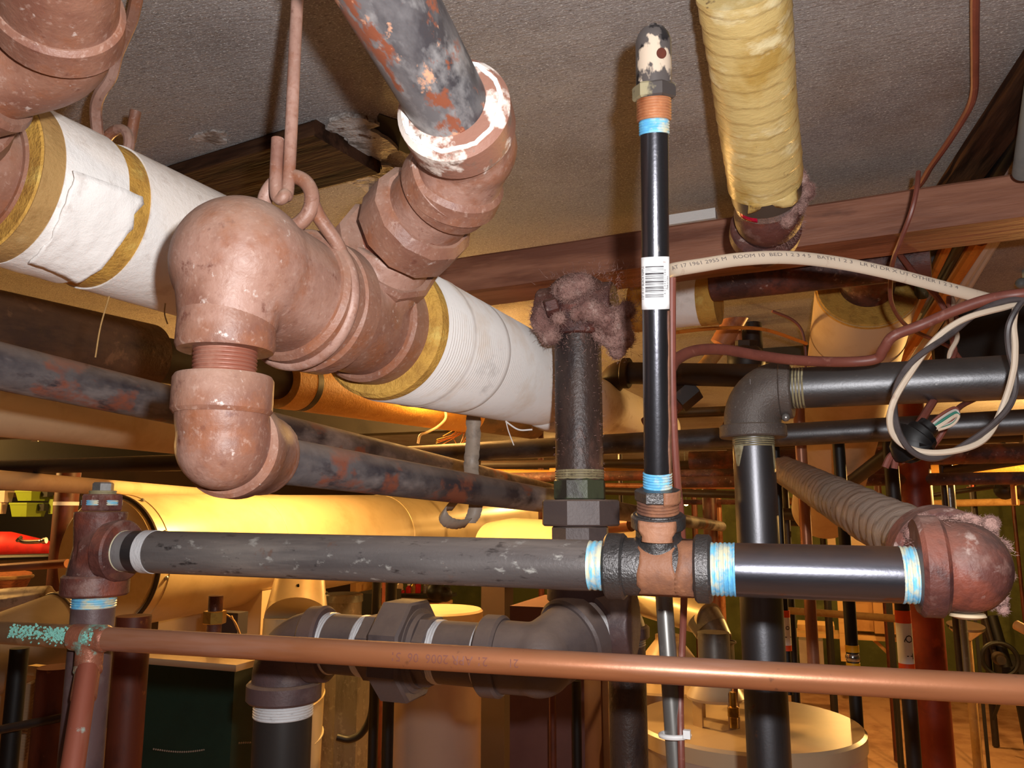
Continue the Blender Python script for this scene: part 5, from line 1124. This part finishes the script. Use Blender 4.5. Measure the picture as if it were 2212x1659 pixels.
part('leg', MB().sweep([P(2190, 1450, 5.6), P(2222, 1610, 5.6)], .03, 10), blackm, t); part('leg', MB().sweep([P(2172, 1480, 5.6), P(2146, 1553, 5.8)], .012, 8), blackm, t)
t = thing('funnel', 'shiny chrome funnel under the lint covered elbow', 'funnel', P(2090, 1370, 3.2)); part('cone', MB().lathe(P(2086, 1350, 3.2), P(2086, 1400, 3.2), [(0, .07), (.01, .07), (.05, .03), (.07, .012)], 28), chrome, t); q_ = P(2088, 1375, 3.2); part('stem', MB().sweep([Vector((q_.x, q_.y, .01)), q_], .018, 14), kraft, t)
cab('cabinet', 'dark cabinet right of the red column', 'cabinet', 2032, 2095, 1362, 8.6, .3, blackm)
t = thing('gas_meter', 'black gas regulator high at the right edge', 'regulator', P(2190, 1060, 3.6)); part('body', MB().ball(P(2170, 1058, 3.6), .045, 18), blackm, t); part('body', MB().ball(P(2206, 1058, 3.55), .045, 18), blackm, t); part('riser', MB().sweep([P(2188, 1040, 3.5), P(2192, 1090, 3.5)], .012, 10), orangebrown, t)
t = thing('red_valve', 'small red valve handle in front of the green wall', 'valve', P(2100, 1055, 4)); part('handle', MB().lathe(P(2100, 1058, 4), P(2100, 1030, 4), [(0, .01), (0, .025), (.012, .025), (.012, .008), (.06, .008)], 16), redcol, t)
hp('steel_beam', 'brown timber rail sloping at the right edge under the elbow', (2195, 1350, 2.6), (2260, 1385, 2.5), .016, newwood)
# left stores
for k, (lab, px, w, yt, yb, m) in enumerate((('lime green plastic bin on the left shelf, top row', 72, 58, 1060, 1082, lime), ('lime green plastic bin on the left shelf, lower row', 62, 62, 1086, 1116, lime), ('pale bundle left of the lime bins', 12, 26, 1060, 1085, heaterpink), ('pale folded cloth left of the lower lime bin', 4, 18, 1080, 1110, heater), ('half hidden lime bin beside the brown column', 116, 18, 1070, 1110, lime))):
    a, b = P(px-w/2, yt, 3.4), P(px+w/2, yb, 3.4); c = (a+b)/2
    t = thing('storage_bin', lab, 'bin', Vector((c.x, c.y, b.z))); part('tub', MB().sweep([Vector((c.x, c.y, b.z)), Vector((c.x, c.y, a.z-.008)), Vector((c.x, c.y, a.z-.008)), Vector((c.x, c.y, a.z))], [(b.x-a.x)*.48, (b.x-a.x)*.58, (b.x-a.x)*.61, (b.x-a.x)*.61], 4, True, up=(E+D).normalized().to_tuple()), m, t)
    if m is lime: part('clip', MB().box(Vector((b.x+.012, b.y-.02, (a.z+b.z)/2+.01)), (E, D, V), (.035, .03, .03)), blackm, t)
t = thing('red_bag', 'bright red canvas bag with metal clip on the left shelf', 'bag', P(55, 1195, 3.2))
cast('bag_body', [([P(-70, 1180, 3.2), P(20, 1178, 3.2), P(100, 1186, 3.2), P(112, 1190, 3.2)], [.06, .055, .035, .02], 20)], redbag, t, voxel=.006, it=6)
part('clip', MB().sweep(spl([(40, 1163, 3.05), (50, 1170, 3.05), (80, 1170, 3.05), (100, 1167, 3.05)], 5), [.014]*3+[.008]*10+[.012]*3, 10), chrome, t)
t = thing('wire_shelf', 'dark wire shelf under the red bag', 'shelf', P(50, 1205, 3.2)); part('front_rail', MB().sweep([P(-60, 1206, 3.1), P(112, 1202, 3.1)], .012, 8), blackm, t); part('rear_rail', MB().sweep([P(-60, 1200, 3.5), P(112, 1197, 3.5)], .01, 8), blackm, t)
for k in range(16): part('shelf_wire', MB().sweep([P(-50+k*10, 1206, 3.1), P(-46+k*10, 1200, 3.5)], .003, 6), chrome, t)
mb = MB(); mb.box(P(60, 1140, 3.9), (E, D, V), (1.2, .02, .3)); single('backboard', 'dark backboard behind the lime bins', 'board', mb, blackm)
t = thing('wicker_basket', 'orange brown wicker basket at the left edge', 'basket', P(20, 1275, 2.9)); part('basket_body', MB().lathe(P(14, 1276, 2.9), P(14, 1200, 2.9), [(0, .06), (.03, .075), (.055, .082), (.055, .07)], 24), wicker, t); part('rim', MB().torus(P(14, 1246, 2.9), V, .082, .007, 32, 8), kraft, t)
t = thing('plastic_bundle', 'bundle wrapped in grey plastic below the basket', 'bundle', P(40, 1300, 2.7)); cast('bundle_body', [([P(-60, 1310, 2.7), P(30, 1300, 2.7), P(112, 1284, 2.7)], [.05, .045, .03], 20, True, None, lambda L, a: 1+.3*mnoise.noise(Vector((math.cos(a)*2, math.sin(a)*2, L*20))))], tape_g, t, voxel=.005, it=2)
t = thing('steel_column', 'brown column with white tag behind the left tee', 'column', P(142, 1150, 2.9)); p_ = P(140, 1120, 2.9); part('shaft', MB().sweep([Vector((p_.x, p_.y, 0)), Vector((p_.x, p_.y, CEIL))], .041, 28), browncol, t); part('white_tag', MB().sweep([Vector((p_.x, p_.y, vz(p_.x, p_.y, 1092))), Vector((p_.x, p_.y, vz(p_.x, p_.y, 1084)))], .0425, 28), white_m, t, 'white tag')
t = thing('storage_shelf', 'far shelf of bottles seen above the union', 'shelf', P(880, 1278, 4.8)); part('board', MB().box(P(890, 1284, 4.9), (E, D, V), (.52, .2, .02)), blackm, t); [part('upright', MB().box(Vector((P(x_, 1290, 4.95).x, P(x_, 1290, 4.95).y, .75)), (E, D, V), (.03, .03, 1.48)), blackm, t) for x_ in (838, 966)]; part('lower_board', MB().box(P(900, 1300, 4.9), (E, D, V), (.40, .2, .02)), newwood, t)
for k, (lab, px, yt, m) in enumerate((('red plastic bottle, taller one on the far shelf', 883, 1262, redbag), ('pale plastic bottle at the left of the far shelf', 864, 1250, heater), ('thin red bottle at the back of the far shelf', 903, 1252, redbag), ('amber bottle between the red ones on the far shelf', 893, 1256, brass), ('clear jar right of the thin red bottle', 920, 1254, galv), ('small red can low at the left of the far shelf', 868, 1272, redbag))):
    b = P(px, 1281, 4.75); h = vz(b.x, b.y, yt)-b.z
    t = thing('bottle', lab, 'bottle', b); part('bottle_body', MB().lathe(b, b+V, [(0, .018), (h*.6, .018), (h*.75, .009), (h*.85, .008)], 16), m, t); part('cap', MB().lathe(b+V*h*.85, b+V*2, [(0, .01), (h*.15, .01)], 12), white_m, t)
t = thing('black_bundle', 'crumpled black bag right of the bottles', 'bag', P(945, 1280, 4.6)); cast('bag_body', [lambda mb: mb.ball(P(940, 1278, 4.6), .055, 16), lambda mb: mb.ball(P(962, 1284, 4.6), .045, 16)], blackm, t, voxel=.008, it=3)
cab('carton', 'white carton with blue print behind the gold flue', 'box', 774, 806, 1258, 5.0, .2, heater, 1.0); cab('carton', 'amber box standing behind the big duct', 'box', 756, 770, 1258, 4.8, .2, newwood, 1.0)
t = thing('workbench', 'pale wooden crate on the floor behind the lower union', 'crate', P(1100, 1340, 5.0)); q_ = P(1105, 1330, 5.2); part('crate_body', MB().box(Vector((q_.x, q_.y, q_.z/2)), (E, D, V), (.16, .2, q_.z-.02)), newwood, t)

# dark pipes added to darken the far ceiling, each told apart by its order
ORD = 'topmost second third fourth fifth sixth seventh eighth ninth tenth eleventh twelfth thirteenth fourteenth fifteenth sixteenth seventeenth eighteenth lowest'.split()
def pix(p):
    q = p-CAM; z = q.y*cp+q.z*sp; return CX+F*q.x/z, CY-F*(q.z*cp-q.y*sp)/z
def landmark(x):
    for lim, w in ((1400, 'the octagonal union'), (1560, 'the slim black pipe'), (1700, 'the thick black upright'), (1850, 'the copper riser'), (2050, 'the wire loop')):
        if x < lim: return w
    return 'the loop at right'
rnd = random.Random(12); specs = []
for k in range(19):
    z_ = rnd.uniform(2.6, 6.5); h_ = rnd.uniform(.22, .46) if k % 3 else rnd.uniform(.05, .25); px_ = rnd.uniform(1220, 2150); r_ = rnd.uniform(.012, .035)
    c = P(px_, 900, z_); c.z = CAMH+h_; dr = E if k % 4 else D; L_ = rnd.uniform(.6, 1.2)
    specs.append((pix(c)[1], pix(c)[0], c-dr*L_, c+dr*L_, r_, k))
specs.sort(key=lambda q: q[0])
for i, (y_, x_, a_, b_, r_, k) in enumerate(specs):
    pos = ORD[i] if i in (0, 18) else ORD[i]+' from top'
    pipe('far_pipe', '%s %s %s added far pipe, %s, behind %s' % ('thick' if r_ > .022 else 'thin', 'dark' if k % 3 else 'rusty', 'level' if k % 4 else 'receding', pos, landmark(x_)), 'pipe', a_, b_, r_, darkm if k % 3 else rust2, 12, 'dark pipes added to shade the far ceiling')
specs = []
for k in range(9):
    z_ = rnd.uniform(4.0, 7.5); px_ = (1180, 1330, 1500, 1600, 1660, 1780, 1900, 2110, 2180)[k]+rnd.uniform(-12, 12); specs.append((px_, z_, k))
for i, (px_, z_, k) in enumerate(specs):
    c = P(px_, 1100, z_); pos = ('leftmost', 'second from left', 'third from left', 'fourth from left', 'fifth from left', 'fourth from right', 'third from right', 'second from right', 'rightmost')[i]
    pipe('far_riser', '%s upright far pipe, %s, behind %s' % ('dark' if k % 2 else 'brown', pos, landmark(px_)), 'pipe', Vector((c.x, c.y, .01)), Vector((c.x, c.y, CEIL-.01)), rnd.uniform(.012, .03), darkm if k % 2 else browncol, 12, 'floor to ceiling pipes far away')
